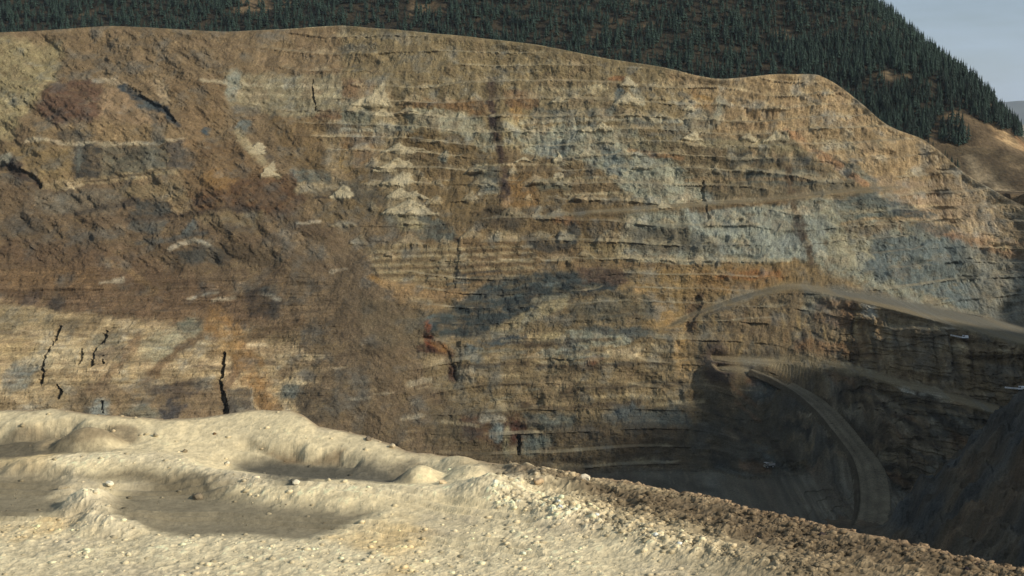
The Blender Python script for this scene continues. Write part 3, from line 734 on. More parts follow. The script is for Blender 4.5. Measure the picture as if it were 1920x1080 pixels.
streak([(705, 160), (715, 220), (735, 280), (750, 330), (760, 400)], 30, (160, 146, 114), 0.4, 14)
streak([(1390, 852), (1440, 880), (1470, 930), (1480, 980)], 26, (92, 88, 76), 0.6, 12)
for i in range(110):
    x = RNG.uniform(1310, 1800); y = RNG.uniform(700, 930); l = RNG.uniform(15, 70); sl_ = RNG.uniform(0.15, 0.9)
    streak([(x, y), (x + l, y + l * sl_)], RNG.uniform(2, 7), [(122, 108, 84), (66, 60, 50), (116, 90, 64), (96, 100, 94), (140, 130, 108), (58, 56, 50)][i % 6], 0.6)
streak([(1396, 674), (1500, 674), (1600, 690), (1680, 712), (1764, 737)], 5, (150, 136, 106), 0.8)
for x, y in ((1690, 722), (1705, 730), (1735, 738), (1750, 741)): spot(x, y, 7, 3, (196, 188, 168), 0.8)
# berms and roads: dust and gravel lie on everything flat
flat = np.zeros_like(Zw)
gy = np.abs(np.gradient(Zw, axis=0)); gyy = np.abs(np.gradient(Yw, axis=0)) + 1e-4
flat = sstep(0.45, 0.12, gy / gyy) * BN * sstep(FLOOR - 1, FLOOR + 6, Zw) * sstep(1.5, 0, Ov)
dusty = flat * (0.62 + 0.6 * fbm(Xw / 30, Zw / 6, 3, 121)) + 0.55 * talus
apron = sstep(0.45, 0.0, Fw) * sstep(0.3, 0.7, Bw) * np.clip(0.18 + 1.3 * fbm(Xw / 15, Kw * 0.9 + Zw / 30, 4, 124, 0.6), 0, 0.8)
dusty = np.maximum(dusty, apron)
pale = ALB * 0.3 + 0.7 * lin((184, 168, 132))
ALB = ALB + (pale - ALB) * np.clip(dusty, 0, 0.85)[..., None]
rc = (np.clip(sstep(0.45, 0.75, Rd), 0, 1) * np.clip(0.7 + 0.5 * fbm_a(Xw / 14, Yw / 2.5, 3, 123), 0.3, 0.9))[..., None]
ALB = ALB * (1 - rc) + lin((134, 119, 90)) * rc
cm = (cone_mask * np.clip(0.85 + 0.5 * fbm(Xw / 7, Zw / 5, 4, 122, 0.6), 0.2, 0.95))[..., None]
ALB = ALB * (1 - cm) + lin((192, 177, 142)) * cm
n_l = fbm(Xw / 16, Yw / 10, 4, 161, 0.6)
# the ledge at the right: grey floor of fines
lf = (sstep(-3, 3, Xw - 205) * sstep(5.0, 0.5, np.abs(Tw - Z1(Xw))) * sstep(-0.25, 0.1, Tw - Z1(Xw) + 0.12 * n_l) * 0.8)[..., None]
ALB = ALB * (1 - lf) + lin((112, 110, 100)) * lf
pl = (sstep(0.2, 1.2, Ov) * sstep(295, 325, Xw))[..., None]
ALB = ALB * (1 - pl) + lin((112, 94, 66)) * pl
pr = (sstep(-0.4, 0.6, Ov) * sstep(5.5, 3.5, Ov + 0.8 * n_l) * sstep(300, 318, Xw))[..., None] * 0.9
ALB = ALB * (1 - pr) + lin((164, 147, 116)) * pr
fl = sstep(FLOOR + 3, FLOOR - 1, Zw)[..., None] * 0.8
ALB = ALB * (1 - fl) + lin((104, 98, 84)) * fl

# grain of the rock: gullied on benches, bedded in the strata, dragged out in the slump
t_v = fbm_a(Xw / 2.6, Zw / 13.0 + Kw * 0.6, 4, 131, 0.65)
t_h = fbm_a(Xw / 26.0, (Zw + 0.04 * Xw) / 1.9, 4, 132, 0.65)
t_d = fbm_a(a2 / 3.2, a1 / 9.0, 5, 133, 0.68)
t_i = fbm(Xw / 5.5, Zw / 5.5, 5, 134, 0.62)
beds = np.clip(sstep(-62, -86, Zw) * sstep(175, 90, Xw) * BN + low_face, 0, 1)
wv = BN * (1 - beds); wd = SL * (1 - beds)
tex = 0.62 * (wv * t_v + beds * t_h + wd * t_d) + 0.42 * t_i + 0.25 * BN * (1 - beds) * g_gully
tex = tex + 0.30 * (wv * vnoise(Xw / 1.0, Zw / 2.6, 137) + beds * vnoise(Xw / 5.0, Zw / 0.8, 138) + wd * vnoise(a2 / 1.0, a1 / 2.4, 139))
tex = tex + low_r * (0.8 * fbm_a(Xw / 3.0, Zw / 14.0, 4, 174, 0.65) + 0.6 * fbm_a(Xw / 30, Zw / 2.4, 3, 175))
tex = tex * np.clip(1 - 0.75 * Rd - 0.6 * cone_mask, 0.2, 1)
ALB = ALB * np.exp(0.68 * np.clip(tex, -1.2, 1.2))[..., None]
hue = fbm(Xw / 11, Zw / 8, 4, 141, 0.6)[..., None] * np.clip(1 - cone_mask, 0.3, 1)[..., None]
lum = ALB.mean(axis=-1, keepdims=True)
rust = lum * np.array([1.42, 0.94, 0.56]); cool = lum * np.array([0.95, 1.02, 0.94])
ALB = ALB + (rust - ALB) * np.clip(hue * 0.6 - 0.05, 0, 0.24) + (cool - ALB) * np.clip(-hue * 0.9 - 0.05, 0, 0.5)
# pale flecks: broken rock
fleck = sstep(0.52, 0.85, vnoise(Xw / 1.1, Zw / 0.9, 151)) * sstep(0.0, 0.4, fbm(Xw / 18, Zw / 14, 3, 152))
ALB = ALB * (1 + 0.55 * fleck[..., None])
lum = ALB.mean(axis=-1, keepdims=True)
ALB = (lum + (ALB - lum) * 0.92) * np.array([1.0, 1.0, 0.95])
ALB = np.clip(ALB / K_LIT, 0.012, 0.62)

# ------------------------------------------------------------------ haul road that sweeps down from the hairpin: a filled shelf with a windrow on its outer edge
def wall_point(px, py):
    qx, qy = to_px(P[..., 0], P[..., 1], P[..., 2]); m = (np.abs(qx - px) < 5) & (np.abs(qy - py) < 5)
    q = P[m]; return q[np.argmin(q[:, 1])] if len(q) else None
ctl = [wall_point(*p) for p in [(1398, 684), (1450, 704), (1505, 734), (1556, 774), (1600, 824), (1630, 872), (1642, 915), (1636, 962), (1612, 1012)]]
ctl = np.array([q for q in ctl if q is not None])
tt_ = np.linspace(0, len(ctl) - 1, 260)
cx_ = np.stack([np.interp(tt_, np.arange(len(ctl)), ctl[:, k]) for k in range(3)], axis=-1)
ker = np.exp(-0.5 * (np.arange(-45, 46) / 15.0) ** 2); ker /= ker.sum()
cx_ = np.stack([np.convolve(np.pad(cx_[:, k], 45, mode='edge'), ker, mode='valid') for k in range(3)], axis=-1)
tan_ = np.gradient(cx_, axis=0); nx, ny = tan_[:, 1], -tan_[:, 0]
nl = np.hypot(nx, ny) + 1e-6; nx, ny = nx / nl, ny / nl
prof = [(-9.5, -0.6), (-8.5, 0.05), (-6, 0), (-3, -.12), (-1, 0.05), (1, .08), (3, -.12), (5, 0.0), (6.8, 0.1), (7.4, 0.8), (8.1, 1.2), (8.8, 0.8), (9.6, -0.3), (10.6, -1.6)]
# bench the wall itself for the road: cut above it, fill below it
near = (Xw > cx_[:, 0].min() - 40) & (Xw < cx_[:, 0].max() + 40) & (Zw < cx_[0, 2] + 40)
q = P[near]; best = np.full(len(q), 1e9); zr = np.zeros(len(q))
for s_ in range(0, len(cx_), 3):
    dd = np.hypot(q[:, 0] - cx_[s_, 0], q[:, 1] - cx_[s_, 1]); mm = dd < best
    best[mm] = dd[mm]; zr[mm] = cx_[s_, 2]
wgt = sstep(30, 20, best) * sstep(cx_[0, 2] - 2, cx_[0, 2] - 9, zr)
znew = np.clip(q[:, 2], zr - 0.3 - np.maximum(0, best - 9.5) * 1.15, zr - 0.3 + np.maximum(0, best - 8.0) * 2.6)
q[:, 2] += (znew - q[:, 2]) * wgt
rough_ = sstep(10, 16, best) * wgt
q[:, 2] += rough_ * (3.2 * fbm(q[:, 0] / 9, q[:, 1] / 7, 5, 184, 0.62) + 1.2 * ridged(q[:, 0] / 5, q[:, 1] / 9, 3, 185))
P[near] = q
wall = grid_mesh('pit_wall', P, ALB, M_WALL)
tag(wall, kind='structure')
RP = np.zeros((len(cx_), len(prof), 3)); RC = np.zeros_like(RP)
for j, (o, h) in enumerate(prof):
    RP[:, j, 0] = cx_[:, 0] + nx * o; RP[:, j, 1] = cx_[:, 1] + ny * o; RP[:, j, 2] = cx_[:, 2] + 0.15 + h
    RC[:, j] = lin((128, 118, 96)) if -9 < o < 7 else lin((84, 76, 60))
    if o in (-3, 3): RC[:, j] = lin((112, 103, 84))
RP[..., 2] += 0.35 * fbm(RP[..., 0] / 3, RP[..., 1] / 3, 3, 181) + 1.6 * fbm(RP[..., 0] / 8, RP[..., 1] / 8, 3, 182) * (np.array([o for o, _ in prof]) > 11)[None, :]
RC *= np.exp(0.4 * fbm(RP[..., 0] / 5, RP[..., 1] / 5, 4, 183))[..., None]
tag(grid_mesh('haul_road', RP, np.clip(RC / K_LIT, 0.01, 0.6), M_WALL), kind='structure')
# ------------------------------------------------------------------ right flank of the pit (mostly out of frame)
gy_ = np.concatenate([np.linspace(-250, 480, 80, endpoint=False), np.linspace(480, 800, 220, endpoint=False), np.linspace(800, 1060, 60)])
gs_ = np.concatenate([np.linspace(-60, 150, 200, endpoint=False), np.linspace(150, 560, 60)])
GS, GY = np.meshgrid(gs_, gy_)
toe = curve([(-300, 150), (300, 170), (520, 176), (640, 178), (700, 186), (735, 206), (770, 250), (800, 320), (850, 380), (900, 420), (1060, 470)], 8, -400, 1200)
GX = toe(GY) + GS
sl = 1.05 + 0.15 * fbm(GY / 60, GS / 60, 3, 203)
e_top = curve([(-300, 30), (300, 22), (480, 34), (560, 24), (620, 10), (680, -8), (740, -26), (800, -42), (920, -50), (1060, -50)], 20, -400, 1200)(GY) + 6 * fbm(GX / 50, GY / 50, 4, 207)
ez = -204 + np.maximum(0, GS) * sl + np.minimum(0, GS) * 0.03
st = np.floor(ez / 12) * 12 + 12 * sstep(0.35, 1.0, ez / 12 - np.floor(ez / 12))
ez = 0.4 * ez + 0.6 * st
ez = np.where(ez > e_top, e_top + 0.012 * (ez - e_top), ez)
GZ = ez + (6.0 * fbm(GX / 26, GY / 22, 6, 204, 0.66) + 4.0 * ridged(GY / 12, GX / 22, 5, 209) + 1.5 * np.floor(4 * fbm(GX / 12, GY / 16, 4, 210))) * sstep(0, 12, GS) + 0.8 * fbm(GX / 4, GY / 4, 3, 205)
ec = np.empty(GX.shape + (3,)); ec[:] = lin((92, 84, 68))
nz = fbm(GX / 20, GY / 20, 4, 206)[..., None]
ec = ec + (lin((74, 80, 80)) - ec) * np.clip(nz * 1.3, 0, 0.7) + (lin((108, 90, 68)) - ec) * np.clip(-nz * 1.3, 0, 0.6)
ec = ec * np.exp(0.8 * fbm(GY / 7, GX / 7, 5, 208, 0.65)[..., None])
east = grid_mesh('pit_flank', np.stack([GX, GY, GZ], axis=-1), np.clip(ec / K_LIT, 0.02, 0.6), M_WALL)
tag(east, kind='structure')

def in_poly(x, y, poly):
    ins = np.zeros(np.shape(x), dtype=bool); n = len(poly)
    for i in range(n):
        x0, y0 = poly[i]; x1, y1 = poly[(i + 1) % n]
        if y0 == y1: continue
        ins ^= ((y0 > y) != (y1 > y)) & (x < (x1 - x0) * (y - y0) / (y1 - y0) + x0)
    return ins
wood_poly = [(1440, 160), (1440, -400), (2300, -400), (2300, 60), (1905, 262), (1880, 244), (1845, 232), (1815, 214), (1790, 208), (1772, 214), (1758, 232), (1742, 250), (1730, 300), (1640, 270), (1560, 200)]
# ------------------------------------------------------------------ land behind the pit: forested hill, far land, mountains
hx = np.linspace(-1500, 1500, 380); hy = np.concatenate([np.linspace(700, 1010, 40, endpoint=False), np.linspace(1010, 1900, 290, endpoint=False), np.linspace(1900, 3000, 40)])
HX, HY = np.meshgrid(hx, hy)
def hill_z(x, y):
    x = np.asarray(x, dtype=float); y = np.asarray(y, dtype=float)
    n = fbm(x / 130, y / 130, 5, 301)
    front = -62 + np.maximum(0, y - (1150 - 0.15 * np.minimum(x, 300))) * 0.62 + 10 * n
    flank = 40 - 0.92 * (x - 508) + 14 * n + 0.25 * (y - 1650)
    back = 330 - 0.25 * (y - 1700) + 14 * n
    s = 18.0
    z = -s * np.log(np.exp(-front / s) + np.exp(-np.clip(flank, -400, 900) / s) + np.exp(-back / s))
    base = -66 + 5 * fbm(x / 90, y / 90, 3, 303) - 0.012 * (y - 1100)
    # low bare spur running down from the wood
    base = base + 24 * np.exp(-((x - 470 - 0.2 * (y - 1250)) / 46) ** 2 - ((y - 1330) / 120) ** 2)
    return s * np.log(np.exp(z / s) + np.exp(base / s)) + 2.0 * fbm(x / 18, y / 18, 4, 304)
HZ = hill_z(HX, HY)
y_rim = W(HX, ZTOP(HX))
HZ = HZ - 260 * sstep(70, 15, HY - y_rim)
hc = np.empty(HX.shape + (3,)); hc[:] = lin((118, 100, 74))
n1 = fbm(HX / 60, HY / 60, 4, 311)[..., None]; n2 = fbm(HX / 12, HY / 12, 4, 312)[..., None]
hc = hc + (lin((96, 86, 66)) - hc) * np.clip(n1 * 1.5, 0, 0.9)
hpx, hpy = to_px(HX, HY, HZ)
def hill_streak(pts, hw, c, op):
    """pts: photo pixels with the distance they lie at"""
    global hc
    w = [(((px - 960) / F_PX) * y, y) for px, y in pts]
    d = seg_dist(HX + 6 * n2[..., 0], HY + 6 * n1[..., 0], w)
    m = (op * (1 - sstep(hw * 0.5, hw * 1.2, d)))[..., None]
    hc = hc * (1 - m) + lin(c) * m
hill_streak([(1788, 1345), (1815, 1310), (1845, 1270), (1875, 1235), (1900, 1205)], 15, (176, 136, 94), 0.9)
hill_streak([(1860, 1240), (1895, 1200)], 10, (200, 170, 124), 0.85)
hill_streak([(1590, 1420), (1650, 1410), (1720, 1400)], 8, (150, 142, 124), 0.7)
hill_streak([(1815, 1160), (1850, 1130), (1890, 1105), (1960, 1085)], 7, (170, 152, 120), 0.8)
hill_streak([(1780, 1175), (1850, 1170), (1930, 1165)], 9, (92, 80, 58), 0.7)
hc = hc * np.exp(0.9 * n2)
wood = sstep(-50, -30, HZ) * sstep(1180, 1230, HY)
wp = in_poly(hpx, hpy, wood_poly) | ((hpx < 1440) & (HZ > -25))
fl_m = np.where(wp, 0.85, 0.0)[..., None] * np.where((hpx > 1540) & (hpy > 150), 1.0, 1 - sstep(0.44, 0.62, fbm(HX / 45, HY / 45, 3, 351)))[..., None]
hc = hc * (1 - fl_m) + lin((58, 54, 42)) * fl_m
hill = grid_mesh('hillside', np.stack([HX, HY, HZ], axis=-1), np.clip(hc / K_LIT * 0.9, 0.01, 0.6), M_HILL)
tag(hill, kind='structure')

gx = np.linspace(-14000, 16000, 90); gyv = 1300 * np.exp(np.linspace(0, math.log(40), 90))
GX2, GY2 = np.meshgrid(gx, gyv)
Z2g = -95 + 14 * fbm(GX2 / 900, GY2 / 900, 4, 321) - 0.004 * (GY2 - 1300)
def ridge(x, y, cx, cy, rx, ry, h): return h * np.exp(-((x - cx) / rx) ** 2 - ((y - cy) / ry) ** 2)
Z2g = Z2g + ridge(GX2, GY2, 1500, 3300, 500, 500, 110) * (1 + 0.3 * fbm(GX2 / 300, GY2 / 300, 4, 322))
c2 = np.empty(GX2.shape + (3,)); c2[:] = lin((176, 162, 128))
c2 = c2 * np.exp(0.35 * fbm(GX2 / 700, GY2 / 700, 4, 323)[..., None])
land = grid_mesh('far_land', np.stack([GX2, GY2, Z2g], axis=-1), np.clip(c2 / K_LIT, 0, 0.5), M_FAR, True)
tag(land, kind='structure')
def mountains(name, y0, xa, xb, h, seed, c, wdt):
    u = np.linspace(xa, xb, 220); v = np.linspace(-1, 1, 40)
    U, V = np.meshgrid(u, v)
    prof = h * (0.72 + 0.5 * fbm(U / (wdt * 1.6), U * 0, 5, seed)) * (1 - np.abs(V)) ** 1.1
    prof *= 1 + 0.35 * fbm(U / (wdt * 0.4), V * 3, 5, seed + 3) * (1 - np.abs(V))
    cc = np.empty(U.shape + (3,)); cc[:] = lin(c)
    cc = cc * np.exp(0.4 * fbm(U / 900, V * 6, 4, seed + 5)[..., None])
    ob = grid_mesh(name, np.stack([U, y0 + V * wdt, -180 + prof], axis=-1), cc, M_FAR, True)
    tag(ob, kind='structure')
mountains('mountain', 26000, -16000, 20000, 560, 331, (70, 74, 70), 3500)
mountains('mountain', 9500, 1500, 9000, 150, 341, (150, 138, 112), 900)

# ------------------------------------------------------------------ conifers
M_BARK = plain_mat('bark', (0.06, 0.045, 0.035), 0.9, 0.1, 0.3, 2.0)
M_NEEDLE = plain_mat('needles', (0.015, 0.027, 0.019), 0.8, 0.2, 0.45, 0.35)
def crown_verts(h, r, seed, tiers=6):
    rn = random.Random(seed); v, f = [], []
    for t in range(tiers):
        u = t / (tiers - 1); zb = h * (0.10 + 0.80 * u); rr = r * (1 - 0.90 * u) * rn.uniform(0.8, 1.15)
        nb = 6 if t < tiers - 2 else 5; a0 = rn.uniform(0, 6.28)
        top = zb + h * 0.19
        for k in range(nb):
            a = a0 + 6.283 * k / nb + rn.uniform(-0.25, 0.25); q = rr * rn.uniform(0.7, 1.15); w = 0.42
            zt_ = zb - h * 0.035 * rn.uniform(0.2, 1.6)
            i = len(v)
            v += [(0, 0, top), (q * 0.62 * math.cos(a - w), q * 0.62 * math.sin(a - w), zb + h * 0.03), (q * math.cos(a), q * math.sin(a), zt_), (q * 0.62 * math.cos(a + w), q * 0.62 * math.sin(a + w), zb + h * 0.03)]
            f += [(i, i + 1, i + 2), (i, i + 2, i + 3)]
    i = len(v); v += [(0, 0, h), (0.12, 0, h * 0.85), (-0.1, 0.1, h * 0.85), (0, -0.12, h * 0.85)]; f += [(i, i + 1, i + 2), (i, i + 2, i + 3), (i, i + 3, i + 1)]
    return v, f
def trunk_verts(h, r):
    v, f = [], []
    for z, q in ((-1.0, r), (h * 0.5, r * 0.6), (h * 0.92, r * 0.12)):
        for k in range(6): v.append((q * math.cos(k * 1.047), q * math.sin(k * 1.047), z))
    for s in range(2):
        for k in range(6): f.append((s * 6 + k, s * 6 + (k + 1) % 6, s * 6 + 6 + (k + 1) % 6, s * 6 + 6 + k))
    return v, f
nn, nl2 = M_NEEDLE.node_tree.nodes, M_NEEDLE.node_tree.links
oi = nn.new('ShaderNodeObjectInfo'); hs = nn.new('ShaderNodeHueSaturation'); mr_ = nn.new('ShaderNodeMapRange'); mr_.inputs[3].default_value = 0.55; mr_.inputs[4].default_value = 1.6
src = M_NEEDLE.node_tree.nodes['Principled BSDF'].inputs['Base Color'].links[0].from_socket
nl2.new(oi.outputs['Random'], mr_.inputs['Value']); nl2.new(mr_.outputs['Result'], hs.inputs['Value']); nl2.new(src, hs.inputs['Color']); nl2.new(hs.outputs['Color'], M_NEEDLE.node_tree.nodes['Principled BSDF'].inputs['Base Color'])
TREES = []
for s in range(6):
    hh = 12.0; rr = [3.9, 3.3, 4.3, 3.6, 3.1, 4.1][s]
    cv, cf = crown_verts(hh, rr, 40 + s); tv, tf_ = trunk_verts(hh, 0.24)
    TREES.append((py_mesh('conifer_crown', cv, cf, M_NEEDLE), py_mesh('conifer_trunk', tv, tf_, M_BARK), cv, cf))
# where the photo's wood stands (seen outline), and the wood carried on up the same hill
NWOOD = 26000
tx = RNG.uniform(-560, 720, NWOOD); ty = RNG.uniform(1130, 1720, NWOOD)
NX = 2600; NWOOD += NX
tx = np.concatenate([tx, RNG.uniform(250, 480, NX)]); ty = np.concatenate([ty, RNG.uniform(1135, 1330, NX)])
tz = hill_z(tx, ty); tpx, tpy = to_px(tx, ty, tz)
grove = [(1756, 262), (1764, 236), (1790, 226), (1808, 244), (1818, 268), (1800, 276), (1776, 268)]
ok = in_poly(tpx, tpy, wood_poly) | in_poly(tpx, tpy, grove) | ((tpx < 1440) & (tz > -20))
clear = fbm(tx / 45, ty / 45, 3, 351)
bare = sstep(0.46, 0.62, clear) * 0.8
bare = np.where((tpx > 1540) & (tpy > 150), 0.0, bare)
bare = np.where(in_poly(tpx, tpy, [(1560, 150), (1760, 150), (1760, 178), (1560, 176)]), 0.75 * sstep(-0.1, 0.2, fbm(tx / 14, ty / 14, 3, 352)), bare)
ok &= RNG.uniform(0, 1, NWOOD) > bare
rimz = np.interp(tpx, [p[0] for p in RIM_PX], [p[1] for p in RIM_PX])
tpx2, tpy2 = to_px(tx, ty, tz + 14)
ok &= (tpx > -150) & (tpx < 2150) & (tpy > -60) & (tpy2 < rimz + 6)
ii = np.where(ok)[0]
sc_t = RNG.uniform(0.4, 1.3, NWOOD) * np.where(RNG.uniform(0, 1, NWOOD) < 0.2, 0.65, 1.0)
inview = (tpx[ii] > 1535) & (tpx[ii] < 1920) & (tpy[ii] > 150)
order = ii[np.argsort(np.where(inview, ty[ii] / sc_t[ii], 1e9))]
n_ind = min(int(inview.sum()), 285)
def tree(x, y, z, s, kind, label, group):
    e = bpy.data.objects.new('conifer_tree', None); COL.objects.link(e)
    e.location = (x, y, z); e.scale = (s * random.uniform(0.9, 1.15), s * random.uniform(0.9, 1.15), s); e.rotation_euler = (0, 0, random.uniform(0, 6.28))
    e.empty_display_size = 2
    cm_, tm_, _, _ = TREES[kind]
    link('crown', cm_, e); link('trunk', tm_, e)
    return tag(e, label, 'tree', group)
ind = order[:n_ind]
for i in ind:
    g = bool(in_poly(np.array([tpx[i]]), np.array([tpy[i]]), grove)[0])
    tree(tx[i], ty[i], tz[i], sc_t[i], int(i) % 6, 'dark conifer in the small grove below the wooded hill' if g else 'dark conifer in the dense wood on the hillside behind the pit',
         'conifers of the small grove' if g else 'conifers of the hillside wood')
rest = [i for i in order[n_ind:]]
FV, FF, base = [], [], 0
for i in rest:
    cv = np.array(TREES[int(i) % 6][2]) * sc_t[i]; a = random.uniform(0, 6.28)
    R_ = np.array([[math.cos(a), -math.sin(a), 0], [math.sin(a), math.cos(a), 0], [0, 0, 1]])
    FV.append(cv @ R_.T + np.array([tx[i], ty[i], tz[i]])); FF.append(np.array(TREES[int(i) % 6][3]) + base); base += len(cv)
if FV:
    FVa = np.concatenate(FV); FFa = np.concatenate(FF)
    me = bpy.data.meshes.new('forest'); me.vertices.add(len(FVa)); me.vertices.foreach_set('co', FVa.astype(np.float32).reshape(-1))
    me.loops.add(FFa.size); me.loops.foreach_set('vertex_index', FFa.astype(np.int32).reshape(-1))
    me.polygons.add(len(FFa)); me.polygons.foreach_set('loop_start', np.arange(0, FFa.size, 3, dtype=np.int32)); me.polygons.foreach_set('loop_total', np.full(len(FFa), 3, dtype=np.int32))
    me.update(calc_edges=True); me.materials.append(M_NEEDLE)
    tag(link('forest', me), 'dark conifer forest covering the upper hillside', 'forest', kind='stuff')
print('trees', n_ind, len(rest))
# single trees along the rim of the pit
def rim_point(px, back=4.0):
    x = np.interp(px, [p[0] for p in RIM_PX], [r[0] for r in rim]); j = int(np.argmin(np.abs(xs - x)))
    k = int(np.argmin(np.abs(Ov[:, j] - back))); return P[k, j]
for px, s, lab in [(1343, 0.55, 'leftmost of the short dark conifers on the pit rim'), (1352, 0.4, 'second from left of the short dark conifers on the pit rim'), (1362, 0.5, 'third from left of the short dark conifers on the pit rim'),
                   (1371, 0.42, 'fourth from left of the short dark conifers on the pit rim'), (1380, 0.55, 'rightmost of the short dark conifers on the pit rim'),
                   (1738, 0.55, 'small dark conifer on the sloping ridge, uppermost of the pair'), (1750, 0.5, 'small dark conifer on the sloping ridge, lower of the pair'),
                   (1768, 0.45, 'small conifer at the upper end of the straggling row on the ridge'), (1775, 0.34, 'low conifer second in the straggling row on the ridge'), (1784, 0.45, 'small conifer in the middle of the straggling row on the ridge'),
                   (1790, 0.4, 'conifer beside the foot of the straggling row on the ridge'), (1796, 0.6, 'largest conifer at the lower end of the straggling row')]:
    p = rim_point(px, 0.5)
    tree(p[0], p[1], p[2] - 0.3, s, int(px) % 6, lab, 'conifers along the pit rim')
# ------------------------------------------------------------------ foreground: bulldozed spoil at the edge of the near side
NFX, NFY = 620, 560
a_ = np.linspace(-0.48, 0.60, NFX); yv = np.concatenate([np.linspace(2, 20, 24, endpoint=False), np.linspace(20, 47, NFY - 64, endpoint=False), np.linspace(47, 330, 40)])
A_, FY = np.meshgrid(a_, yv); FX = A_ * FY
def gpt(px, py, z=0.0): return on_level(px, py, z)
edge_px = [(-500, 792, .7), (-200, 785, .7), (0, 775, .7), (90, 770, .8), (170, 783, .75), (300, 790, .7), (380, 785, .72), (470, 775, .8), (545, 772, .85), (572, 785, .75), (595, 802, .6), (680, 820, .5), (760, 850, .3), (830, 862, .25), (870, 866, .25), (960, 881, .25),
           (1060, 889, .2), (1200, 916, .15), (1380, 952, .1), (1600, 1002, .05), (1920, 1080, 0), (2400, 1150, 0), (3200, 1320, 0)]
E = [gpt(px, py, z) for px, py, z in edge_px]; EZ = [z for _, _, z in edge_px]
ex = np.array([p[0] for p in E]); ey = np.array([p[1] for p in E])
oe = np.argsort(ex); edge_y = np.interp(FX, ex[oe], ey[oe]); edge_z = np.interp(FX, ex[oe], np.array(EZ)[oe])
edge_y = edge_y + 0.25 * fbm(FX / 1.3, FX * 0, 4, 401)
back = FY - edge_y                                        # > 0 beyond the edge
n_big = fbm(FX / 4.0, FY / 4.0, 4, 402); n_mid = fbm(FX / 0.9, FY / 0.9, 4, 403, 0.55); n_fine = fbm(FX / 0.16, FY / 0.16, 4, 404, 0.6)
Zg = 0.07 * n_big
Zg = Zg + edge_z * np.exp(-np.maximum(0, -back) / 2.6) * sstep(-7, 0, back)
def bump_line(pts, hw, h, sharp=1.0):
    w = [gpt(px, py, z) for px, py, z in pts]
    d = seg_dist(FX + 0.18 * n_mid, FY + 0.10 * n_mid, w)
    return h * np.exp(-(d / hw) ** 2 * sharp)
def heap(px, py, z, r, h, ry=None):
    x, y = gpt(px, py, z)
    q = np.sqrt(((FX - x) / r) ** 2 + ((FY - y) / (ry or r)) ** 2) + 0.10 * n_mid
    return h * np.clip(1 - q * q, 0, 1) ** 1.5
white = bump_line([(-300, 880, .4), (-60, 866, .45), (60, 856, .45), (200, 848, .5), (330, 856, .45), (450, 888, .35), (560, 906, .3), (700, 915, .3), (860, 912, .3), (1000, 936, .25), (1180, 985, .2), (1500, 1060, .15)], 0.7, 0.20)
Zg = Zg + white
Zg = Zg + (heap(172, 920, .35, 0.95, 0.36, 0.8) + heap(225, 950, .3, 1.1, 0.36)) * (1 + 0.3 * n_mid + 0.16 * n_fine)
Zg = Zg + heap(165, 832, .45, 0.95, 0.42, 0.6) + heap(785, 880, .35, 0.62, 0.36) + heap(880, 884, .3, 0.8, 0.22) + heap(1000, 898, .25, 1.1, 0.22, .9) + heap(920, 915, .3, 1.0, 0.22, .8)
Zg = Zg - bump_line([(440, 880, 0), (540, 886, 0), (640, 890, 0), (760, 896, 0)], 0.7, 0.26)
Zg = Zg - bump_line([(450, 847, 0.2), (560, 856, .2), (660, 872, .1)], 0.16, 0.14)
for k in range(22):                                       # lumps pushed up along the berms
    px = RNG.uniform(820, 1500); t = RNG.uniform(0, 1); e_ = np.interp(px, [p[0] for p in edge_px], [p[1] for p in edge_px])
    r = RNG.uniform(0.25, 0.7); Zg = Zg + heap(px, e_ + 8 + 60 * t, 0.1, r, r * RNG.uniform(0.1, 0.22))
flats = np.zeros_like(Zg)  # grey track flats, plus the strip and hollow whose shade is painted in
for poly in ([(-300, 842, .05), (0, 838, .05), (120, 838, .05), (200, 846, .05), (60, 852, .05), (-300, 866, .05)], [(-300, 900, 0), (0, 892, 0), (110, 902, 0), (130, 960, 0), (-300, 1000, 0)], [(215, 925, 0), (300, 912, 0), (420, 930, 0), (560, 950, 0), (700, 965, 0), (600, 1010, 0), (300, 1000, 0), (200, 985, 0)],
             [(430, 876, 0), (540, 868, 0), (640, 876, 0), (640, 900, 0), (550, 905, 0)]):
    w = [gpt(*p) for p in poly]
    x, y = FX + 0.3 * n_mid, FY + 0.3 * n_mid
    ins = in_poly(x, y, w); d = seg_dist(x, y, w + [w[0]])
    flats = np.maximum(flats, sstep(-0.25, 0.35, np.where(ins, d, -d)))
grav = np.clip(sstep(0.06, 0.25, white) + sstep(-3.2, -1.2, back) * sstep(-1.0, 1.5, FX) + 0.25, 0, 1) * (1 - 0.9 * flats)
smooth_sand = sstep(-6, -3.8, back) * sstep(0.2, -1.2, FX)
grav = grav * (1 - 0.8 * smooth_sand)
Zg = Zg * (1 - 0.6 * flats) - 0.03 * flats + 0.035 * n_mid * (1 - 0.8 * flats) + (0.075 * grav + 0.016) * n_fine * (1 - 0.7 * flats)
for o_ in (0.0, 0.32, 1.9, 2.2):                           # wheel ruts along the graded strip
    w_ = [gpt(px, py, 0) for px, py in ((-300, 935), (150, 950), (420, 946), (700, 968), (1000, 1010))]
    w_ = [(x, y + o_ - 1.0) for x, y in w_]
    dr = seg_dist(FX + 0.05 * n_mid, FY + 0.05 * n_mid, w_)
    Zg = Zg - 0.045 * np.exp(-(dr / 0.10) ** 2) + 0.03 * np.exp(-((dr - 0.2) / 0.07) ** 2)
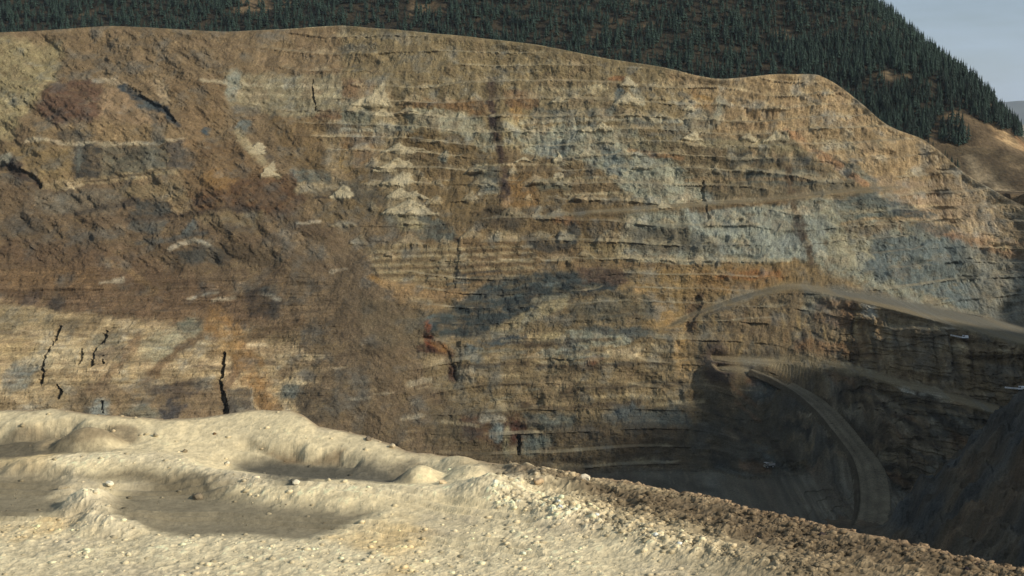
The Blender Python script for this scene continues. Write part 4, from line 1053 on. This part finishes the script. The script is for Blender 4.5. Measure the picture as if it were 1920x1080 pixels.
# the near side falls away into the pit beyond the edge
drop = np.maximum(0, back)
Zg = Zg - np.where(drop < 1.2, 0.30 * drop ** 2, 0.432 + 0.85 * (drop - 1.2)) * 1.0
Zg = np.maximum(Zg, -212 + 3 * n_big)
def ground_at(x, y):
    i = np.searchsorted(yv, y); i = np.clip(i, 1, len(yv) - 1); t = (y - yv[i - 1]) / (yv[i] - yv[i - 1])
    a = x / y; u = (a - a_[0]) / (a_[-1] - a_[0]) * (NFX - 1); j = np.clip(np.floor(u).astype(int), 0, NFX - 2); v = u - j
    return (Zg[i - 1, j] * (1 - v) + Zg[i - 1, j + 1] * v) * (1 - t) + (Zg[i, j] * (1 - v) + Zg[i, j + 1] * v) * t, i, j

def gsurf(px, py):
    z = 0.2
    for _ in range(6):
        x, y = gpt(px, py, z); zz, _i, _j = ground_at(np.array([x]), np.array([y])); z = 0.5 * z + 0.5 * float(zz[0])
    return x, y
def fpoly(pts, c, op, soft=0.3):
    w = [gsurf(*p) for p in pts]; x, y = FX + 0.25 * n_mid + 0.06 * n_fine, FY + 0.35 * n_mid + 0.08 * n_fine
    ins = in_poly(x, y, w); dd = seg_dist(x, y, w + [w[0]])
    fmix(op * sstep(-soft, soft, np.where(ins, dd, -dd)), c)
fc = np.empty(FX.shape + (3,)); fc[:] = lin((198, 183, 147))
def fmix(m, c):
    global fc
    m = np.clip(m, 0, 1)[..., None]; fc = fc * (1 - m) + lin(c) * m
fmix(smooth_sand * (0.5 + 0.5 * n_mid), (206, 188, 146))
fmix(sstep(0.1, 0.4, white) * sstep(2.0, -2.0, FX), (210, 198, 168))
fmix(sstep(0.2, 0.6, fbm(FX / 2.2, FY / 2.2, 4, 411)) * 0.5, (190, 160, 106))
fmix(sstep(0.1, 0.5, fbm(FX / 1.4, FY / 1.4, 4, 412)) * 0.55, (178, 164, 136))
fmix(sstep(-0.5, 3.0, FX + 0.8 * n_big) * 0.75 * sstep(-5, -1, back), (150, 132, 98))
fmix(sstep(1.2, 5.0, FX + n_big) * 0.9, (108, 94, 72))
fmix(sstep(0.05, 0.4, bump_line([(40, 836, .2), (170, 832, .4), (215, 842, .2)], 0.5, 1.0)) * 0.8, (126, 110, 84))  # dark mound at the strip's end, shade put into its colour
fmix(sstep(0.12, 0.35, heap(172, 920, .35, 0.95, 0.36, 0.8) + heap(220, 955, .3, 1.1, 0.45)) * 0.8, (204, 190, 156))
fmix(flats * 0.92, (116, 107, 86))  # grey of the flats; paints shade in the strip and hollow
fpoly([(-200, 842), (20, 838), (130, 834), (165, 828), (225, 843), (120, 850), (-200, 868)], (98, 90, 72), 0.95)  # strip behind the berm: grey gravel with shade put into the colour
fpoly([(430, 874), (500, 868), (600, 866), (660, 876), (780, 884), (760, 902), (640, 898), (560, 908), (500, 894)], (88, 84, 72), 0.95)  # shade of the hollow put into the ground colour
fpoly([(460, 845), (530, 850), (640, 864), (630, 868), (520, 856)], (118, 100, 74), 0.8, 0.12)  # painted shadow in the narrow track depression
fpoly([(735, 880), (775, 866), (800, 884), (770, 898)], (118, 108, 86), 0.8)
fpoly([(-200, 876), (60, 870), (130, 888), (60, 900), (-200, 905)], (146, 134, 108), 0.7)
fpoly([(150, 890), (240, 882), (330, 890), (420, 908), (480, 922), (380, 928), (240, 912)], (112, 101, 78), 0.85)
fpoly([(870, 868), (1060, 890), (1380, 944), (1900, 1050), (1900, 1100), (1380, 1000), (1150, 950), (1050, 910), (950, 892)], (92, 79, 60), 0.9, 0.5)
fmix(sstep(-0.2, 0.4, back) * 0.8, (122, 102, 78))
fc = fc * np.exp(0.75 * n_fine * (0.25 + grav) + 0.35 * (0.2 + grav) * vnoise(FX / 0.045, FY / 0.07, 405) + 0.18 * n_mid)[..., None]
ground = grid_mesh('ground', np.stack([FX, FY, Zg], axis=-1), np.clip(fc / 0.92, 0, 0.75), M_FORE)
tag(ground, kind='structure')

# loose gravel: far too many to count
ico_v = []; PHI = (1 + 5 ** 0.5) / 2
for s1 in (-1, 1):
    for s2 in (-1, 1): ico_v += [(0, s1, s2 * PHI), (s1, s2 * PHI, 0), (s2 * PHI, 0, s1)]
ico_v = np.array(ico_v) / math.sqrt(1 + PHI * PHI)
import itertools
dm = np.linalg.norm(ico_v[:, None] - ico_v[None], axis=-1); el_ = dm[dm > 0.1].min() * 1.05
ico_f = []
for a, b, c in itertools.combinations(range(12), 3):
    if dm[a, b] < el_ and dm[b, c] < el_ and dm[a, c] < el_:
        nrm = np.cross(ico_v[b] - ico_v[a], ico_v[c] - ico_v[a])
        ico_f.append((a, b, c) if np.dot(nrm, ico_v[a]) > 0 else (a, c, b))
ico_f = np.array(ico_f)
NS = 110000
sa = RNG.uniform(-0.42, 0.42, NS); sy = 22 + (RNG.uniform(0, 1, NS) ** 1.0) * 16; sx = sa * sy
szz, si, sj = ground_at(sx, sy)
keep = (RNG.uniform(0, 1, NS) < np.clip(0.9 * grav[si, sj] ** 1.5 * sstep(-0.38, 0.2, fbm(sx / 1.1, sy / 1.1, 4, 421, 0.6)) + 0.012, 0, 1)) & (back[si, sj] < 0.5)
idx = np.where(keep)[0][:34000]
sr = 0.013 + 0.060 * RNG.uniform(0, 1, NS) ** 6
V, Fc, Cc = [], [], []
for q, i in enumerate(idx):
    v = ico_v * RNG.uniform(0.65, 1.35, (12, 1)) * sr[i] * np.array([1.15, 1, 0.75])
    V.append(v + np.array([sx[i], sy[i], szz[i] - sr[i] * 0.05])); Fc.append(ico_f + 12 * q)
    c = fc[si[i], sj[i]] * RNG.uniform(0.62, 1.45); Cc.append(np.repeat(c[None], 12, 0))
V = np.concatenate(V); Fc = np.concatenate(Fc); Cc = np.clip(np.concatenate(Cc) / 0.92, 0.03, 0.8)
me = bpy.data.meshes.new('gravel'); me.vertices.add(len(V)); me.vertices.foreach_set('co', V.astype(np.float32).reshape(-1))
me.loops.add(Fc.size); me.loops.foreach_set('vertex_index', Fc.astype(np.int32).reshape(-1)); me.polygons.add(len(Fc))
me.polygons.foreach_set('loop_start', np.arange(0, Fc.size, 3, dtype=np.int32)); me.polygons.foreach_set('loop_total', np.full(len(Fc), 3, dtype=np.int32))
me.update(calc_edges=True); add_colour(me, Cc); me.materials.append(M_FORE)
tag(link('gravel', me), 'loose pale gravel strewn over the spoil berms', 'gravel', kind='stuff')

# the few stones large enough to pick out
def stone_mesh(seed, r):
    rn = np.random.default_rng(seed)
    v = ico_v.copy(); f = ico_f
    mids = {}; vv = [tuple(p) for p in v]; nf = []
    def mid(a, b):
        k = (min(a, b), max(a, b))
        if k not in mids:
            p = (np.array(vv[a]) + np.array(vv[b])); p /= np.linalg.norm(p); mids[k] = len(vv); vv.append(tuple(p))
        return mids[k]
    for a, b, c in f:
        ab, bc, ca = mid(a, b), mid(b, c), mid(c, a); nf += [(a, ab, ca), (b, bc, ab), (c, ca, bc), (ab, bc, ca)]
    v = np.array(vv)
    for _ in range(9):                                    # knock flat facets off a ball
        d = rn.normal(size=3); d /= np.linalg.norm(d); k = rn.uniform(0.55, 0.8); s = v @ d
        v = np.where((s > k)[:, None], v - (s - k)[:, None] * d, v)
    v = v * r * np.array([1.2, 1.0, 0.8]) * (1 + 0.05 * rn.normal(size=(len(v), 1)))
    return v, [tuple(map(int, q)) for q in nf]
STONES = [(370, 933, .115, (116, 104, 84), 'dark brown stone lying on the grey mud below the white berm'),
          (555, 908, .085, (206, 196, 168), 'pale stone at the right end of the grey hollow'),
          (830, 906, .085, (204, 180, 140), 'pale tan stone right of the smooth grey heap'),
          (118, 914, .10, (150, 138, 112), 'greyish stone at the left foot of the pale heap'),
          (205, 906, .10, (214, 204, 176), 'whitish stone on the upper right side of the pale heap'),
          (346, 848, .07, (120, 108, 84), 'small brown stone on the crest of the white berm'),
          (426, 868, .07, (214, 202, 172), 'small white stone left of the grey hollow'),
          (1096, 900, .12, (210, 196, 168), 'pale stone among the dark rubble on the right edge'),
          (1010, 892, .11, (176, 152, 118), 'tan block on the edge above the right mounds'),
          (690, 826, .08, (112, 100, 82), 'brown stone on the crest right of the sandy berm'),
          (735, 846, .085, (176, 160, 130), 'tan stone lower down the crest right of the sandy berm'),
          (292, 826, .07, (150, 140, 116), 'small grey stone standing on the sandy slope'),
          (402, 806, .05, (110, 88, 62), 'tiny dark stone on the smooth sandy berm')]
for q, (px, py, r, c, lab) in enumerate(STONES):
    x, y = gpt(px, py, 0.25); z, i, j = ground_at(np.array([x]), np.array([y]))
    for _ in range(4):
        x, y = gpt(px, py, float(z[0])); z, i, j = ground_at(np.array([x]), np.array([y]))
    v, f = stone_mesh(600 + q, r)
    me = py_mesh('stone', v, f, plain_mat('stone_%d' % q, tuple(lin(c) / 0.92), 0.95, 0.1, 0.25, 14.0))
    o = link('stone', me, None, (x, y, float(z[0]) + r * 0.3)); o.rotation_euler = (0, 0, q * 1.3)
    tag(o, lab, 'stone')

# ------------------------------------------------------------------ machines in the pit
def box(v, f, x0, x1, y0, y1, z0, z1, tx=0.0, ty=0.0):
    i = len(v)
    v += [(x0, y0, z0), (x1, y0, z0), (x1, y1, z0), (x0, y1, z0), (x0 + tx, y0 + ty, z1), (x1 - tx, y0 + ty, z1), (x1 - tx, y1 - ty, z1), (x0 + tx, y1 - ty, z1)]
    f += [(i, i + 3, i + 2, i + 1), (i + 4, i + 5, i + 6, i + 7), (i, i + 1, i + 5, i + 4), (i + 1, i + 2, i + 6, i + 5), (i + 2, i + 3, i + 7, i + 6), (i + 3, i, i + 4, i + 7)]
def cyl(v, f, c, r, w, axis='y', n=14):
    i = len(v)
    for s in (-0.5, 0.5):
        for k in range(n):
            a = 6.2832 * k / n; p = [r * math.cos(a), s * w, r * math.sin(a)]
            if axis == 'x': p = [s * w, r * math.cos(a), r * math.sin(a)]
            v.append((c[0] + p[0], c[1] + p[1], c[2] + p[2]))
    f.append(tuple(range(i + n - 1, i - 1, -1))); f.append(tuple(range(i + n, i + 2 * n)))
    for k in range(n): f.append((i + k, i + (k + 1) % n, i + n + (k + 1) % n, i + n + k))
M_WHITE = plain_mat('white_paint', (0.72, 0.72, 0.70), 0.45, 0.4, 0.08, 0.6)
M_YEL = plain_mat('dusty_pale_paint', (0.24, 0.22, 0.18), 0.6, 0.3, 0.25, 0.5)
M_DARK = plain_mat('dark_rubber', (0.03, 0.03, 0.03), 0.8, 0.2, 0.2, 1.0)
M_STEEL = plain_mat('worn_steel', (0.30, 0.29, 0.27), 0.55, 0.4, 0.25, 0.8)
M_GLASS = plain_mat('cab_glass', (0.03, 0.04, 0.05), 0.15, 0.5, 0.1, 1.0)
def part(root, name, mat, build, parent=None):
    v, f = [], []; build(v, f); return link(name, py_mesh(name, v, f, mat), parent or root)
def root_at(name, p, rz, label, cat, s=1.0, group=None):
    e = bpy.data.objects.new(name, None); COL.objects.link(e); e.location = p; e.rotation_euler = (0, 0, rz); e.scale = (s, s, s); e.empty_display_size = 2
    return tag(e, label, cat, group)
def haul_truck(p, rz, label, s=1.0):
    t = root_at('haul_truck', p, rz, label, 'truck', s)
    part(t, 'chassis', M_DARK, lambda v, f: box(v, f, -4.0, 4.2, -1.1, 1.1, 1.2, 2.0))
    def bed(v, f):
        box(v, f, -4.8, 1.6, -2.6, 2.6, 2.4, 2.9); box(v, f, -4.8, 1.6, -2.75, -2.45, 2.5, 4.5); box(v, f, -4.8, 1.6, 2.45, 2.75, 2.5, 4.5); box(v, f, 1.3, 1.7, -2.75, 2.75, 2.5, 4.9); box(v, f, 1.5, 4.4, -2.7, 2.7, 4.7, 4.95)
    part(t, 'dump_bed', M_STEEL, bed)
    part(t, 'load', plain_mat('broken_rock_load', (0.2, 0.17, 0.13), 0.95, 0.1, 0.4, 1.5), lambda v, f: box(v, f, -4.6, 1.3, -2.4, 2.4, 2.9, 4.9, 1.6, 1.2))
    c = part(t, 'cab', M_YEL, lambda v, f: box(v, f, 2.2, 3.9, 0.1, 1.9, 2.0, 4.4, 0.1, 0.1)); part(t, 'window', M_GLASS, lambda v, f: (box(v, f, 3.78, 3.95, 0.3, 1.7, 3.3, 4.2)), c)
    part(t, 'hood', M_YEL, lambda v, f: box(v, f, 2.2, 4.6, -2.2, 0.0, 1.4, 2.9, 0.1, 0.1)); part(t, 'bumper', M_YEL, lambda v, f: box(v, f, 4.5, 4.9, -2.4, 2.4, 1.0, 1.6))
    for x, y in ((3.0, -2.0), (3.0, 2.0), (-2.4, -1.9), (-2.4, 1.9)):
        w = part(t, 'wheel', M_DARK, lambda v, f: cyl(v, f, (x, y, 1.35), 1.35, 1.1 if x > 0 else 1.7, 'y', 18)); part(t, 'rim', M_STEEL, lambda v, f: cyl(v, f, (x, y, 1.35), 0.7, 1.2 if x > 0 else 1.8, 'y', 14), w)
    return t
def drill_rig(p, rz, label, mast_tilt, s=1.0):
    t = root_at('drill_rig', p, rz, label, 'drill rig', s)
    for y in (-1.4, 1.4):
        part(t, 'track', M_DARK, lambda v, f: (box(v, f, -2.4, 2.4, y - 0.35, y + 0.35, 0.0, 1.0, 0.35, 0.0), cyl(v, f, (-2.3, y, 0.5), 0.5, 0.72), cyl(v, f, (2.3, y, 0.5), 0.5, 0.72)))
    part(t, 'deck', M_WHITE, lambda v, f: box(v, f, -3.4, 2.4, -1.7, 1.7, 1.05, 1.5)); part(t, 'engine_housing', M_WHITE, lambda v, f: box(v, f, -3.3, -0.4, -1.5, 1.5, 1.5, 3.2, 0.12, 0.12))
    c = part(t, 'cab', M_WHITE, lambda v, f: box(v, f, 0.3, 2.2, 0.1, 1.6, 1.5, 3.6, 0.08, 0.08)); part(t, 'window', M_GLASS, lambda v, f: (box(v, f, 2.1, 2.24, 0.3, 1.4, 2.3, 3.3), box(v, f, 0.5, 1.9, 1.52, 1.66, 2.3, 3.3)), c)
    m = part(t, 'mast', M_WHITE, lambda v, f: ([box(v, f, a, a + 0.22, b, b + 0.22, -1.0, 10.0) for a in (0, 0.8) for b in (-0.5, 0.3)], [box(v, f, 0, 1.02, -0.5, 0.52, k, k + 0.2) for k in np.arange(-0.8, 10, 1.2)]))
    m.location = (2.5, -0.6, 1.9); m.rotation_euler = (0, mast_tilt, 0)
    part(t, 'drill_head', M_STEEL, lambda v, f: box(v, f, 0.2, 0.85, -0.3, 0.3, 3.0, 4.3), m)
    return t
p = wall_point(1446, 872); haul_truck((p[0], p[1], p[2] + 0.05), math.radians(200), 'loaded haul truck on the dark road at the pit bottom', 0.62)
p = wall_point(1808, 632); drill_rig((p[0], p[1], p[2] + 0.05), math.radians(170), 'white drill rig on the broad ledge at right', math.radians(80), 0.62)
hp = to_px(GX, GY, GZ); m = (np.abs(hp[0] - 1900) < 16) & (np.abs(hp[1] - 720) < 30); cand = np.stack([GX, GY, GZ], -1)[m]
if len(cand):
    p = cand[np.argmax(cand[:, 2])]; drill_rig((p[0], p[1], p[2]), math.radians(186), 'white drill rig with lowered mast on the crest at the right edge', math.radians(84), 0.62)

# ------------------------------------------------------------------ air
v, f = [], []; box(v, f, -22000, 26000, -1500, 34000, -420, 620)
hm = bpy.data.materials.new('air'); hm.use_nodes = True
hn = hm.node_tree.nodes; hn.clear(); ho = hn.new('ShaderNodeOutputMaterial'); hv = hn.new('ShaderNodeVolumePrincipled')
hv.inputs['Color'].default_value = (0.80, 0.90, 1.0, 1); hv.inputs['Density'].default_value = 1.6e-5; hv.inputs['Anisotropy'].default_value = 0.0
hm.node_tree.links.new(hv.outputs['Volume'], ho.inputs['Volume'])
tag(link('haze', py_mesh('haze', v, f, hm)), 'thin blue haze over the far land', 'haze', kind='stuff')
